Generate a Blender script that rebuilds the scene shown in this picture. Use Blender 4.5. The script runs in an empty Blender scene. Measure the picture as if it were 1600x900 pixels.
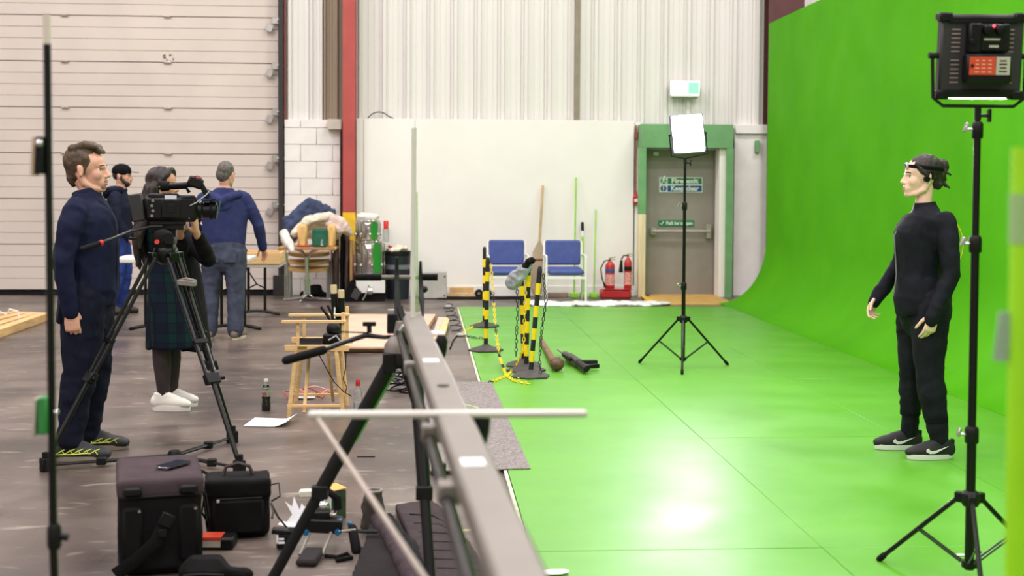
import bpy, math, random
from mathutils import Vector, Matrix, noise
random.seed(7)
R = math.radians
PI = math.pi
sc = bpy.context.scene
COL = sc.collection

# ---------------------------------------------------------------- camera
FPX, CAMH, SHIFT = 2080.0, 1.52, 78.0
YAW, PITCH, ROLL = math.atan(140 / 2080), math.atan(80 / 2080), 0.0055
_F = Vector((math.sin(YAW) * math.cos(PITCH), math.cos(YAW) * math.cos(PITCH), -math.sin(PITCH)))
_R0 = Vector((math.cos(YAW), -math.sin(YAW), 0))
_U0 = _R0.cross(_F)
_R = _R0 * math.cos(ROLL) + _U0 * math.sin(ROLL)
_U = _U0 * math.cos(ROLL) - _R0 * math.sin(ROLL)
cam_d = bpy.data.cameras.new('camera')
cam = bpy.data.objects.new('camera', cam_d)
COL.objects.link(cam)
m3 = Matrix((_R, _U, -_F)).transposed()
cam.matrix_world = Matrix.Translation((0, 0, CAMH)) @ m3.to_4x4()
cam_d.sensor_width = 36
cam_d.lens = FPX * 36 / 1600
cam_d.shift_y = -SHIFT / 1600
cam_d.clip_end = 200
cam_d.dof.use_dof = True
cam_d.dof.focus_distance = 8.2
cam_d.dof.aperture_fstop = 2.8
sc.camera = cam

# ---------------------------------------------------------------- world, lights, exposure
sc.view_settings.view_transform = 'Standard'
sc.view_settings.look = 'None'
sc.view_settings.exposure = 0.0
sc.view_settings.gamma = 1
sc.view_settings.use_curve_mapping = False
w = bpy.data.worlds.new('world')
sc.world = w
w.use_nodes = True
w.node_tree.nodes['Background'].inputs[0].default_value = (0.9, 0.95, 1.0, 1)
w.node_tree.nodes['Background'].inputs[1].default_value = 0.3
LAMPS = []
def bay_light(x, y, z, power, col=(1.0, 0.93, 0.945), sx=1.5, sy=0.9):
    l = bpy.data.lights.new('bay_light', 'AREA')
    l.shape = 'RECTANGLE'
    l.size, l.size_y = sx, sy
    l.energy = power
    l.color = col
    o = bpy.data.objects.new('bay_light', l)
    o.location = (x, y, z)
    COL.objects.link(o)
    LAMPS.append((x, y, z))
CEIL = 8.0
for bx in (-8.0, -3.4, 1.2, 5.8):
    for by in (-2.5, 2.0, 6.5, 11.0, 15.3):
        bay_light(bx, by, CEIL - 0.72, 180)

def ray(px, py):
    return _F + _R * ((px - 800) / FPX) + _U * ((450 - SHIFT - py) / FPX)
def gnd(px, py, z=0.0):
    d = ray(px, py)
    t = (z - CAMH) / d.z
    return Vector((d.x * t, d.y * t, z))
def at(px, py, Y):
    d = ray(px, py)
    t = Y / d.y
    return Vector((d.x * t, Y, CAMH + d.z * t))

# ---------------------------------------------------------------- materials
def lin(c):
    if isinstance(c, str):
        c = tuple(int(c[i:i + 2], 16) / 255 for i in (0, 2, 4))
    return tuple((x / 12.92 if x <= 0.04045 else ((x + 0.055) / 1.055) ** 2.4) for x in c)
MATS = {}
def mat(name, col, rough=0.6, metal=0.0, var=0.08, vs=6.0, bump=0.0, bs=80.0, emis=0.0, spec=0.5, trans=0.0, col2=None, stretch=(1, 1, 1), coat=0.0, alpha=1.0, sheen=0.0, ior=1.45):
    if name in MATS: return MATS[name]
    m = bpy.data.materials.new(name)
    m.use_nodes = True
    nt = m.node_tree; N = nt.nodes; L = nt.links
    b = N['Principled BSDF']
    c = lin(col)
    c2 = lin(col2) if col2 else tuple(min(1, x * (1 + 2 * var)) for x in c)
    c1 = c if col2 else tuple(x * (1 - var) for x in c)
    b.inputs['Roughness'].default_value = rough
    b.inputs['Metallic'].default_value = metal
    b.inputs['Specular IOR Level'].default_value = spec
    b.inputs['IOR'].default_value = ior
    b.inputs['Transmission Weight'].default_value = trans
    b.inputs['Coat Weight'].default_value = coat
    b.inputs['Sheen Weight'].default_value = sheen
    b.inputs['Alpha'].default_value = alpha
    if var > 0 or col2 or bump:
        tc = N.new('ShaderNodeTexCoord'); mp = N.new('ShaderNodeMapping')
        mp.inputs['Scale'].default_value = stretch
        L.new(tc.outputs['Object'], mp.inputs['Vector'])
    if var > 0 or col2:
        nz = N.new('ShaderNodeTexNoise')
        nz.inputs['Scale'].default_value = vs
        nz.inputs['Detail'].default_value = 5
        L.new(mp.outputs[0], nz.inputs['Vector'])
        r = N.new('ShaderNodeValToRGB')
        r.color_ramp.elements[0].position = 0.32; r.color_ramp.elements[1].position = 0.7
        r.color_ramp.elements[0].color = (*c1, 1); r.color_ramp.elements[1].color = (*c2, 1)
        L.new(nz.outputs['Fac'], r.inputs[0])
        L.new(r.outputs[0], b.inputs['Base Color'])
    else:
        b.inputs['Base Color'].default_value = (*c, 1)
    if bump:
        n2 = N.new('ShaderNodeTexNoise'); n2.inputs['Scale'].default_value = bs; n2.inputs['Detail'].default_value = 4
        L.new(mp.outputs[0], n2.inputs['Vector'])
        bp = N.new('ShaderNodeBump'); bp.inputs['Strength'].default_value = bump; bp.inputs['Distance'].default_value = 0.01
        L.new(n2.outputs['Fac'], bp.inputs['Height']); L.new(bp.outputs[0], b.inputs['Normal'])
    if emis:
        b.inputs['Emission Color'].default_value = (*c, 1)
        b.inputs['Emission Strength'].default_value = emis
    MATS[name] = m
    return m

# ---------------------------------------------------------------- mesh builder
class MB:
    def __init__(s): s.v = []; s.f = []; s.mi = []; s.m = 0
    def add(s, vs, fs):
        o = len(s.v)
        s.v.extend([Vector(v) for v in vs])
        for f in fs:
            s.f.append([i + o for i in f]); s.mi.append(s.m)
        return s
    def box(s, c, d, rot=None, bev=None):
        hx, hy, hz = d[0] / 2, d[1] / 2, d[2] / 2
        b = min(0.004, hx * .3, hy * .3, hz * .3) if bev is None else min(bev, hx * .95, hy * .95, hz * .95)
        M = rot if rot is not None else Matrix.Identity(3)
        c = Vector(c)
        if b <= 0:
            vs = [(x, y, z) for x in (-hx, hx) for y in (-hy, hy) for z in (-hz, hz)]
            fs = [(0, 1, 3, 2), (4, 6, 7, 5), (0, 4, 5, 1), (2, 3, 7, 6), (0, 2, 6, 4), (1, 5, 7, 3)]
            return s.add([M @ Vector(v) + c for v in vs], fs)
        vs = []; idx = {}
        for sx in (-1, 1):
            for sy in (-1, 1):
                for sz in (-1, 1):
                    for a in range(3):
                        p = [sx * (hx - b), sy * (hy - b), sz * (hz - b)]
                        p[a] = (sx, sy, sz)[a] * (hx, hy, hz)[a]
                        idx[(sx, sy, sz, a)] = len(vs); vs.append(p)
        fs = []
        def orient(f):
            p = [Vector(vs[i]) for i in f]
            n = (p[1] - p[0]).cross(p[2] - p[0]); cc = sum(p, Vector()) / len(p)
            return f if n.dot(cc) > 0 else f[::-1]
        for a in range(3):
            u, w_ = (a + 1) % 3, (a + 2) % 3
            for sg in (-1, 1):
                f = []
                for su, sw in ((-1, -1), (1, -1), (1, 1), (-1, 1)):
                    k = [0, 0, 0]; k[a] = sg; k[u] = su; k[w_] = sw
                    f.append(idx[(*k, a)])
                fs.append(orient(f))
            for su in (-1, 1):
                for sw in (-1, 1):
                    f = []
                    for sg, ax in ((-1, u), (1, u), (1, w_), (-1, w_)):
                        k = [0, 0, 0]; k[a] = sg; k[u] = su; k[w_] = sw
                        f.append(idx[(*k, ax)])
                    fs.append(orient(f))
        for sx in (-1, 1):
            for sy in (-1, 1):
                for sz in (-1, 1):
                    fs.append(orient([idx[(sx, sy, sz, a)] for a in range(3)]))
        return s.add([M @ Vector(v) + c for v in vs], fs)
    def loft(s, rings, closed=True, caps=True):
        n = len(rings[0]); vs = [p for r in rings for p in r]; fs = []
        for i in range(len(rings) - 1):
            for j in range(n if closed else n - 1):
                k = (j + 1) % n
                fs.append((i * n + j, i * n + k, (i + 1) * n + k, (i + 1) * n + j))
        if caps:
            fs.append(tuple(range(n))[::-1]); fs.append(tuple((len(rings) - 1) * n + j for j in range(n)))
        return s.add(vs, fs)
    def tube(s, pts, r, seg=8, ref=None, caps=True, round_=False):
        pts = [Vector(p) for p in pts]; n = len(pts)
        rs = r if isinstance(r, (list, tuple)) and len(r) == n and not (n == 2 and isinstance(r, tuple)) else [r] * n
        rings = []; u = Vector(ref) if ref is not None else None
        P = []; RR = []
        def rr(x): return (x, x) if not isinstance(x, (tuple, list)) else x
        for i in range(n):
            t = (pts[min(i + 1, n - 1)] - pts[max(i - 1, 0)])
            t = t.normalized() if t.length > 1e-9 else Vector((0, 0, 1))
            if u is None:
                u = t.orthogonal().normalized()
            base = Vector(ref) if ref is not None else u
            u = base - t * base.dot(t)
            u = u.normalized() if u.length > 1e-6 else t.orthogonal().normalized()
            w_ = t.cross(u)
            a, b = rr(rs[i])
            steps = [(0, 1)]
            if round_ and i == 0: steps = [(-.92, .4), (-.65, .76), (0, 1)]
            if round_ and i == n - 1: steps = [(0, 1), (.65, .76), (.92, .4)]
            for off, sc_ in steps:
                rings.append([pts[i] + t * off * min(a, b) + u * (a * sc_ * math.cos(2 * PI * k / seg)) + w_ * (b * sc_ * math.sin(2 * PI * k / seg)) for k in range(seg)])
        return s.loft(rings, caps=caps)
    def cyl(s, p0, p1, r, r1=None, seg=12): return s.tube([p0, p1], [r, r1 if r1 is not None else r], seg)
    def lathe(s, prof, c=(0, 0, 0), seg=16, rot=None):
        M = rot if rot is not None else Matrix.Identity(3); c = Vector(c)
        rings = [[M @ Vector((max(r, 1e-4) * math.cos(2 * PI * k / seg), max(r, 1e-4) * math.sin(2 * PI * k / seg), z)) + c for k in range(seg)] for r, z in prof]
        return s.loft(rings)
    def ball(s, c, r, seg=14, ring=8, rot=None):
        if not isinstance(r, (tuple, list)): r = (r, r, r)
        M = rot if rot is not None else Matrix.Identity(3); c = Vector(c); rings = []
        for i in range(ring + 1):
            a = -PI / 2 + PI * i / ring; cz, sz = max(math.cos(a), .02), math.sin(a)
            rings.append([M @ Vector((r[0] * cz * math.cos(2 * PI * k / seg), r[1] * cz * math.sin(2 * PI * k / seg), r[2] * sz)) + c for k in range(seg)])
        return s.loft(rings)
    def prism(s, poly, t, M=None):
        """poly in local XY, extruded by t along local +Z"""
        M = M if M is not None else Matrix.Identity(4); n = len(poly)
        a = sum(poly[i][0] * poly[(i + 1) % n][1] - poly[(i + 1) % n][0] * poly[i][1] for i in range(n))
        if a < 0: poly = poly[::-1]
        vs = [M @ Vector((x, y, 0)) for x, y in poly] + [M @ Vector((x, y, t)) for x, y in poly]
        fs = [tuple(range(n))[::-1], tuple(range(n, 2 * n))] + [(i, (i + 1) % n, n + (i + 1) % n, n + i) for i in range(n)]
        return s.add(vs, fs)
    def mesh(s, name='mesh', mats=None):
        me = bpy.data.meshes.new(name)
        me.from_pydata([tuple(v) for v in s.v], [], s.f)
        if mats:
            for m in (mats if isinstance(mats, (list, tuple)) else [mats]): me.materials.append(m)
            if max(s.mi, default=0): me.polygons.foreach_set('material_index', s.mi)
        finish(me)
        return me
def finish(me, ang=42):
    me.polygons.foreach_set('use_smooth', [True] * len(me.polygons))
    me.set_sharp_from_angle(angle=R(ang)); me.update()
def soft_mesh(mb, voxel, smooth=4, disp=0.0, ds=8.0, dst=(1, 1, 1), deci=1.0, mats=None, seed=0, ridge=True):
    me = mb.mesh(); o = bpy.data.objects.new('tmp', me); COL.objects.link(o)
    r = o.modifiers.new('r', 'REMESH'); r.mode = 'VOXEL'; r.voxel_size = voxel
    if smooth:
        k = o.modifiers.new('s', 'SMOOTH'); k.factor = .5; k.iterations = smooth
    if deci < 1:
        d = o.modifiers.new('d', 'DECIMATE'); d.ratio = deci
    dg = bpy.context.evaluated_depsgraph_get()
    out = bpy.data.meshes.new_from_object(o.evaluated_get(dg))
    bpy.data.objects.remove(o); bpy.data.meshes.remove(me)
    if disp:
        off = Vector((seed * 3.7, seed * 1.3, seed * 2.1)); nv = [v.normal.copy() for v in out.vertices]
        for v, n in zip(out.vertices, nv):
            q = Vector((v.co.x * dst[0], v.co.y * dst[1], v.co.z * dst[2])) * ds + off
            h = noise.noise(q) + .45 * noise.noise(q * 2.3)
            if ridge: h = .55 - 1.5 * abs(h)
            v.co += n * (h * disp)
    out.materials.clear()
    for m in (mats if isinstance(mats, (list, tuple)) else [mats]): out.materials.append(m)
    finish(out, 80)
    return out

def curve_pts(pts, n=6):
    P = [Vector(p) for p in pts]; out = []
    for i in range(len(P) - 1):
        a, b, c, d = P[max(i - 1, 0)], P[i], P[i + 1], P[min(i + 2, len(P) - 1)]
        for k in range(n):
            t = k / n
            out.append(.5 * ((2 * b) + (c - a) * t + (2 * a - 5 * b + 4 * c - d) * t * t + (3 * b - a - 3 * c + d) * t ** 3))
    return out + [P[-1]]
# ---------------------------------------------------------------- objects
def thing(name, label, cat, loc=(0, 0, 0), rz=0.0, group=None):
    o = bpy.data.objects.new(name, None); COL.objects.link(o)
    o.empty_display_size = .1
    o.location = loc; o.rotation_euler = (0, 0, rz)
    o['label'] = label; o['category'] = cat
    if group: o['group'] = group
    return o
def obj(name, mb, mats, parent=None, loc=None, rot=None, label=None, kind=None):
    me = mb if isinstance(mb, bpy.types.Mesh) else mb.mesh(name, mats)
    o = bpy.data.objects.new(name, me); COL.objects.link(o)
    if parent: o.parent = parent
    if loc is not None: o.location = loc
    if rot is not None: o.rotation_euler = rot
    if label: o['label'] = label
    if kind: o['kind'] = kind
    return o
def tag(o, label, cat, group=None):
    o['label'] = label; o['category'] = cat
    if group: o['group'] = group
    return o
def copy_tree(o, parent=None):
    c = o.copy(); COL.objects.link(c)
    if parent: c.parent = parent
    for ch in list(o.children): copy_tree(ch, c)
    return c
def struct(name, mb, mats, label=None, parent=None):
    o = obj(name, mb, mats, parent, label=label); o['kind'] = 'structure'; return o
def rot3(rx=0, ry=0, rz=0):
    return (Matrix.Rotation(rz, 3, 'Z') @ Matrix.Rotation(ry, 3, 'Y') @ Matrix.Rotation(rx, 3, 'X'))
def lettering(s, size, m, parent, loc, rot=(PI / 2, 0, 0), name='lettering', depth=.0012, squash=1.0, align='CENTER', bold=.0):
    cu = bpy.data.curves.new(name, 'FONT'); cu.body = s; cu.size = size; cu.align_x = align; cu.align_y = 'CENTER'
    cu.extrude = depth; cu.resolution_u = 3; cu.offset = bold
    t = bpy.data.objects.new('tmp', cu); COL.objects.link(t)
    dg = bpy.context.evaluated_depsgraph_get()
    me = bpy.data.meshes.new_from_object(t.evaluated_get(dg)); bpy.data.objects.remove(t)
    me.materials.clear(); me.materials.append(m)
    o = obj(name, me, None, parent, loc, rot); o.scale = (squash, 1, 1)
    return o
# ================================================================ STRUCTURE
YW = 18.6            # face of the back wall
def floor_material():
    m = bpy.data.materials.new('worn_concrete'); m.use_nodes = True
    nt = m.node_tree; N = nt.nodes; L = nt.links; b = N['Principled BSDF']
    tc = N.new('ShaderNodeTexCoord')
    def nz(scale, st, det=6, dist=0.0):
        mp = N.new('ShaderNodeMapping'); mp.inputs['Scale'].default_value = st; L.new(tc.outputs['Object'], mp.inputs[0])
        n = N.new('ShaderNodeTexNoise'); n.inputs['Scale'].default_value = scale; n.inputs['Detail'].default_value = det
        n.inputs['Distortion'].default_value = dist
        L.new(mp.outputs[0], n.inputs['Vector']); return n
    def ramp(n, p0, c0, p1, c1):
        r = N.new('ShaderNodeValToRGB'); e = r.color_ramp.elements
        e[0].position = p0; e[0].color = (*c0, 1); e[1].position = p1; e[1].color = (*c1, 1)
        L.new(n.outputs['Fac'], r.inputs[0]); return r
    def mix(f, a, b_):
        x = N.new('ShaderNodeMix'); x.data_type = 'RGBA'; L.new(f, x.inputs[0])
        for s_, v in ((x.inputs[6], a), (x.inputs[7], b_)):
            if isinstance(v, tuple): s_.default_value = (*v, 1)
            else: L.new(v, s_)
        return x.outputs[2]
    base = ramp(nz(.9, (1, .8, 1), 7, .6), .36, lin('4a403c'), .66, lin('74675f'))
    K = (0, 0, 0); W = (1, 1, 1)
    dark = ramp(nz(.8, (.7, 1.5, 1), 6, 1.2), .48, K, .70, (.75, .75, .75))
    scuff = ramp(nz(7.0, (.6, 1.7, 1), 9, .8), .60, K, .74, (.6, .6, .6))
    speck = ramp(nz(26, (1, 1, 1), 3), .70, K, .76, (.5, .5, .5))
    c = mix(dark.outputs[0], base.outputs[0], lin('332c2b'))
    c = mix(scuff.outputs[0], c, lin('a89c90'))
    c = mix(speck.outputs[0], c, lin('a89c92'))
    L.new(c, b.inputs['Base Color'])
    rr = ramp(nz(1.3, (1, 1, 1), 5), .3, (.24, .24, .24), .7, (.46, .46, .46)); L.new(rr.outputs[0], b.inputs['Roughness'])
    bp = N.new('ShaderNodeBump'); bp.inputs['Strength'].default_value = .15; bp.inputs['Distance'].default_value = .004
    L.new(nz(40, (1, 1, 1)).outputs['Fac'], bp.inputs['Height']); L.new(bp.outputs[0], b.inputs['Normal'])
    return m
def green_floor_material(name='green_stage_paint', ca='509b10', cb='5aa618', r0=.36, r1=.48, spec=.85):
    m = bpy.data.materials.new(name); m.use_nodes = True
    nt = m.node_tree; N = nt.nodes; L = nt.links; b = N['Principled BSDF']
    tc = N.new('ShaderNodeTexCoord')
    def nz(scale, st, det=6):
        mp = N.new('ShaderNodeMapping'); mp.inputs['Scale'].default_value = st; L.new(tc.outputs['Object'], mp.inputs[0])
        n = N.new('ShaderNodeTexNoise'); n.inputs['Scale'].default_value = scale; n.inputs['Detail'].default_value = det
        L.new(mp.outputs[0], n.inputs['Vector']); return n
    def ramp(n, p0, c0, p1, c1):
        r = N.new('ShaderNodeValToRGB'); e = r.color_ramp.elements
        e[0].position = p0; e[0].color = (*c0, 1); e[1].position = p1; e[1].color = (*c1, 1)
        L.new(n.outputs['Fac'], r.inputs[0]); return r
    base = ramp(nz(1.6, (1, 1, 1)), .3, lin(ca), .7, lin(cb))
    sp = ramp(nz(30, (1, 2.5, 1), 3), .74, (0, 0, 0), .82, (.2, .2, .2))
    x = N.new('ShaderNodeMix'); x.data_type = 'RGBA'; L.new(sp.outputs[0], x.inputs[0]); L.new(base.outputs[0], x.inputs[6])
    x.inputs[7].default_value = (*lin('c4e0a0'), 1); L.new(x.outputs[2], b.inputs['Base Color'])
    b.inputs['Specular IOR Level'].default_value = spec
    rr = ramp(nz(2.2, (1, 1, 1)), .3, (r0,) * 3, .7, (r1,) * 3); L.new(rr.outputs[0], b.inputs['Roughness'])
    bp = N.new('ShaderNodeBump'); bp.inputs['Strength'].default_value = .05; bp.inputs['Distance'].default_value = .004
    L.new(nz(18, (1, 1, 1)).outputs['Fac'], bp.inputs['Height']); L.new(bp.outputs[0], b.inputs['Normal'])
    return m
M_FLOOR = floor_material()
M_GREEN = green_floor_material()
M_CYC = green_floor_material('cyc_green_paint', '4a9d07', '52a60a', .6, .72, .1)
M_WHITE = mat('white_board_paint', 'ece9e4', .55, var=.015, vs=2)
M_BLOCKW = mat('white_block_paint', 'e6e2de', .6, var=.03, vs=5, bump=.2, bs=60)
M_CLAD = mat('cladding_white', 'dcd9d5', .5, var=.03, vs=3, stretch=(1, 1, .15))
M_CLADB = mat('cladding_brown', '9b8b78', .55, var=.06, vs=3, stretch=(1, 1, .15))
M_DOORP = mat('garage_panel', 'cfc4bb', .5, var=.03, vs=1.5)
M_RED = mat('red_steel', 'ab4a46', .5, var=.08, vs=3)
M_YEL = mat('yellow_steel', 'e8bd28', .5, var=.08, vs=9)
M_DARK = mat('dark_steel', '2b2827', .5, var=.1)
M_STEEL = mat('galvanised_steel', 'a9a6a2', .35, .8, var=.08)
M_BLACK = mat('black_plastic', '0f0f10', .45, var=.1, spec=.3)
M_BLACKM = mat('black_metal', '0e0e0f', .33, .3, var=.1)
M_RUBBER = mat('black_rubber', '131213', .75, var=.1, spec=.2)
M_CEIL = mat('ceiling_sheet', 'c9c6c0', .7, var=.03)
M_WALLGEN = mat('wall_side_paint', 'cfcac3', .7, var=.03)

mb = MB(); mb.box((-2, 6.5, -.1), (22, 27, .2), bev=0)
struct('floor', mb, M_FLOOR)
mb = MB(); mb.box((-2, 6.5, CEIL + .1), (22, 27, .2), bev=0)
struct('ceiling', mb, M_CEIL)
mb = MB(); mb.box((-2, YW + .5, CEIL / 2), (22, .5, CEIL), bev=0)
wall_back = struct('wall_back', mb, M_WALLGEN)
mb = MB(); mb.box((-13, 6.5, CEIL / 2), (.3, 27, CEIL), bev=0); struct('wall_left', mb, M_WALLGEN)
mb = MB(); mb.box((9, 6.5, CEIL / 2), (.3, 27, CEIL), bev=0); struct('wall_right', mb, M_WALLGEN)
mb = MB(); mb.box((-2, -7, CEIL / 2), (22, .3, CEIL), bev=0); struct('wall_front', mb, M_WALLGEN)
# high bay lamp fittings carrying the room's light, one object each
mb = MB(); mb.box((0, 0, .12), (1.56, .96, .22)); mb.box((0, 0, .45), (.06, .06, .44))
lamp_me = mb.mesh('high_bay_lamp', M_STEEL)
for i, (x, y, z) in enumerate(LAMPS):
    o = obj('high_bay_lamp', lamp_me, None, loc=(x, y, z))
    tag(o, 'rectangular steel high bay lamp hanging from the ceiling', 'lamp', 'high bay lamps')

# --- garage (sectional) door: X from left out of frame to px 437
xl, xr = -8.6, at(436, 300, YW).x
ys = [at(250, y, YW).z for y in (461, 240, 168.5, 96, 24.5)]
door = struct('door_1', MB().box(((xl + xr) / 2, YW + .22, 2.6), (xr - xl + .1, .05, 5.3), bev=0), M_DARK, label='large cream sectional loading door')
zs = [0.035, .62]
step = (ys[4] - ys[1]) / 3
k = ys[1]
zs = [k + step * j for j in range(-4, 6)]
zs = [max(z, .03) for z in zs if z > -step + .1]
def door_section(z0, z1):
    mb = MB(); n = 4; h = (z1 - z0 - .006) / n
    prof = []
    for i in range(n):
        a = z0 + .003 + i * h
        prof += [(0.0, a + .001), (-.012, a + .006), (-.012, a + h - .007), (0.0, a + h - .001)]
    y0 = YW + .10
    r0 = [(xl, y0 + p[0], p[1]) for p in prof]; r1 = [(xr - .02, y0 + p[0], p[1]) for p in prof]
    r0 += [(xl, y0 + .06, z1 - .006), (xl, y0 + .06, z0 + .006)]; r1 += [(xr - .02, y0 + .06, z1 - .006), (xr - .02, y0 + .06, z0 + .006)]
    mb.loft([r0, r1])
    return mb
mb_h = MB(); mb_h.box((0, -.015, 0), (.10, .02, .035)); mb_h.cyl((-.05, -.027, 0), (.05, -.027, 0), .010, seg=8)
hinge_me = mb_h.mesh('hinge', mat('hinge_zinc', 'b5aca2', .4, .5))
for i in range(len(zs) - 1):
    s = obj('door_section', door_section(zs[i], zs[i + 1]), M_DOORP, door)
    if zs[i + 1] > 1.5:
        for px in (100, 261):
            obj('hinge', hinge_me, None, s, loc=(at(px, 200, YW).x, YW + .09, zs[i + 1]))
# roller brackets at the edge of each section, on the track
mb = MB(); mb.box((0, -.02, 0), (.11, .05, .09)); mb.cyl((.02, -.07, 0), (.13, -.07, 0), .018, seg=10); mb.box((-.09, -.02, -.10), (.09, .03, .10), rot3(0, .4, 0))
br_me = mb.mesh('roller_bracket', M_STEEL)
for y in (32, 103, 175, 248, 320):
    p = at(431, y, YW)
    obj('roller_bracket', br_me, None, door, loc=(p.x, YW + .05, p.z))
mb = MB(); mb.box((at(440, 300, YW).x, YW - .03, 3.2), (.065, .12, 6.4)); mb.box((at(440, 300, YW).x - .0, YW - .07, .14), (.22, .06, .28))
obj('door_track', mb, M_DARK, door)
mb = MB(); mb.box((at(446, 300, YW).x, YW - .02, 4.1), (.03, .06, 3.5)); obj('red_conduit', mb, mat('dull_red_pipe', '7a4440', .5), door, label='dull red pipe along the door track')
mb = MB(); mb.box(((xl + xr) / 2, YW + .08, .02), (xr - xl, .07, .045)); obj('bottom_seal', mb, M_RUBBER, door)
# a scuffed smudge mark on the door
mb = MB(); p = at(261, 91, YW); rnd = random.Random(3)
for i in range(16):
    mb.box((p.x + rnd.uniform(-.07, .07), YW + .087, p.z + rnd.uniform(-.06, .06)), (rnd.uniform(.01, .035), .003, rnd.uniform(.008, .02)), rot3(0, rnd.uniform(0, 3), 0), bev=0)
obj('dark_mark', mb, mat('smudge', '6a625c', .8), door, kind='stuff')

# --- cladding sheets on the upper wall
z_lo = at(700, 190, YW).z
def clad_panel(w):
    mb = MB(); d = .05
    pr = [(0, 0), (w * .10, 0), (w * .14, -d), (w * .27, -d), (w * .31, 0), (w * .52, 0), (w * .535, -.008), (w * .565, -.008), (w * .58, 0), (w * .77, 0), (w * .785, -.008), (w * .815, -.008), (w * .83, 0), (w, 0)]
    mb.loft([[(x, y + .0, z_lo - .06) for x, y in pr] + [(w, .03, z_lo - .06), (0, .03, z_lo - .06)], [(x, y, 7.9) for x, y in pr] + [(w, .03, 7.9), (0, .03, 7.9)]])
    return mb
x0 = at(445, 100, YW).x; pw = .328
cm = clad_panel(pw - .004).mesh('cladding_panel', M_CLAD)
cmb = clad_panel(.165).mesh('cladding_panel', M_CLADB)
xa = x0
xb = at(503, 100, YW).x
obj('cladding_panel', cm, None, wall_back, loc=(x0, YW + .05, 0)); 
cm2 = clad_panel(xb - x0 - pw).mesh('cladding_panel', M_CLAD)
obj('cladding_panel', cm2, None, wall_back, loc=(x0 + pw, YW + .05, 0))
for j in range(2): obj('cladding_panel', cmb, None, wall_back, loc=(xb + j * .165, YW + .1, 0), label='brown cladding strip beside the red column')
x = at(556, 100, YW).x
while x < 6.2:
    obj('cladding_panel', cm, None, wall_back, loc=(x, YW + .05, 0)); x += pw
mb = MB(); mb.box((at(901, 90, YW).x, YW - .0, (z_lo + 7.9) / 2), (.07, .10, 7.9 - z_lo)); obj('brown_post', mb, mat('brown_post', '8b7f6f', .5), wall_back)

# --- white painted block wall, left of the column
bx0, bx1 = at(445, 300, YW).x, at(532, 300, YW).x
ztop = at(480, 187, YW).z
mb = MB(); mb.box(((bx0 + bx1) / 2, YW + .13, ztop / 2), (bx1 - bx0, .2, ztop - .002), bev=0)
blockwall = struct('trim_1', mb, mat('mortar', 'e2ded9', .8), label='white painted block wall between the loading door and the red column')
bh, bw = .232, .44
zz = 0.0; row = 0
bm_full = MB().box((0, 0, 0), (bw - .005, .12, bh - .005), bev=.004).mesh('block', M_BLOCKW)
bm_half = {}
while zz < ztop - .1:
    h = min(bh, ztop - zz)
    x = bx0 - (0 if row % 2 else bw / 2) 
    while x < bx1 - .02:
        a, b = max(x, bx0), min(x + bw, bx1)
        if b - a > .03:
            key = (round(b - a, 3), round(h, 3))
            if key not in bm_half: bm_half[key] = MB().box((0, 0, 0), (b - a - .005, .12, h - .005), bev=.004).mesh('block', M_BLOCKW)
            obj('block', bm_half[key], None, blockwall, loc=((a + b) / 2, YW + .005 - .002 * ((row * 7 + int(x * 10)) % 3), zz + h / 2))
        x += bw
    zz += bh; row += 1
mb = MB(); mb.box(((at(514, 195, YW).x + at(534, 195, YW).x) / 2, YW - .12, ztop - .07), (.19, .2, .14)); obj('ledge_stone', mb, mat('ledge', 'b8aea2', .7), blockwall)

# --- red steel column with its yellow band
cx = at(545.5, 300, YW - .25).x
mb = MB()
zA, zB = at(545, 332, YW - .3).z, at(545, 398, YW - .3).z
mb.box((cx, YW - .27, (zA + 8) / 2), (.17, .02, 8 - zA), bev=0); mb.box((cx, YW + .0, (zA + 8) / 2), (.17, .02, 8 - zA), bev=0); mb.box((cx, YW - .13, (zA + 8) / 2), (.02, .25, 8 - zA), bev=0)
mb.box((cx, YW - .27, zB / 2), (.17, .02, zB), bev=0); mb.box((cx, YW, zB / 2), (.17, .02, zB), bev=0); mb.box((cx, YW - .13, zB / 2), (.02, .25, zB), bev=0)
mb.m = 1
zc = (zA + zB) / 2; hh = zA - zB
mb.box((cx, YW - .27, zc), (.174, .022, hh), bev=0); mb.box((cx, YW, zc), (.17, .02, hh), bev=0); mb.box((cx, YW - .13, zc), (.022, .25, hh), bev=0)
struct('trim_2', mb, [M_RED, M_YEL], label='red steel column with a yellow band near its foot')
mb = MB(); cx2 = 5.05
mb.box((cx2, YW - .25, 4), (.5, .02, 8), bev=0); mb.box((cx2, YW - .1, 4), (.03, .3, 8), bev=0); mb.box((cx2, YW + .0, 4), (.5, .02, 8), bev=0)
struct('trim_3', mb, mat('dark_red_steel', '55302f', .5), label='dark red steel column above the green screen')

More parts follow.
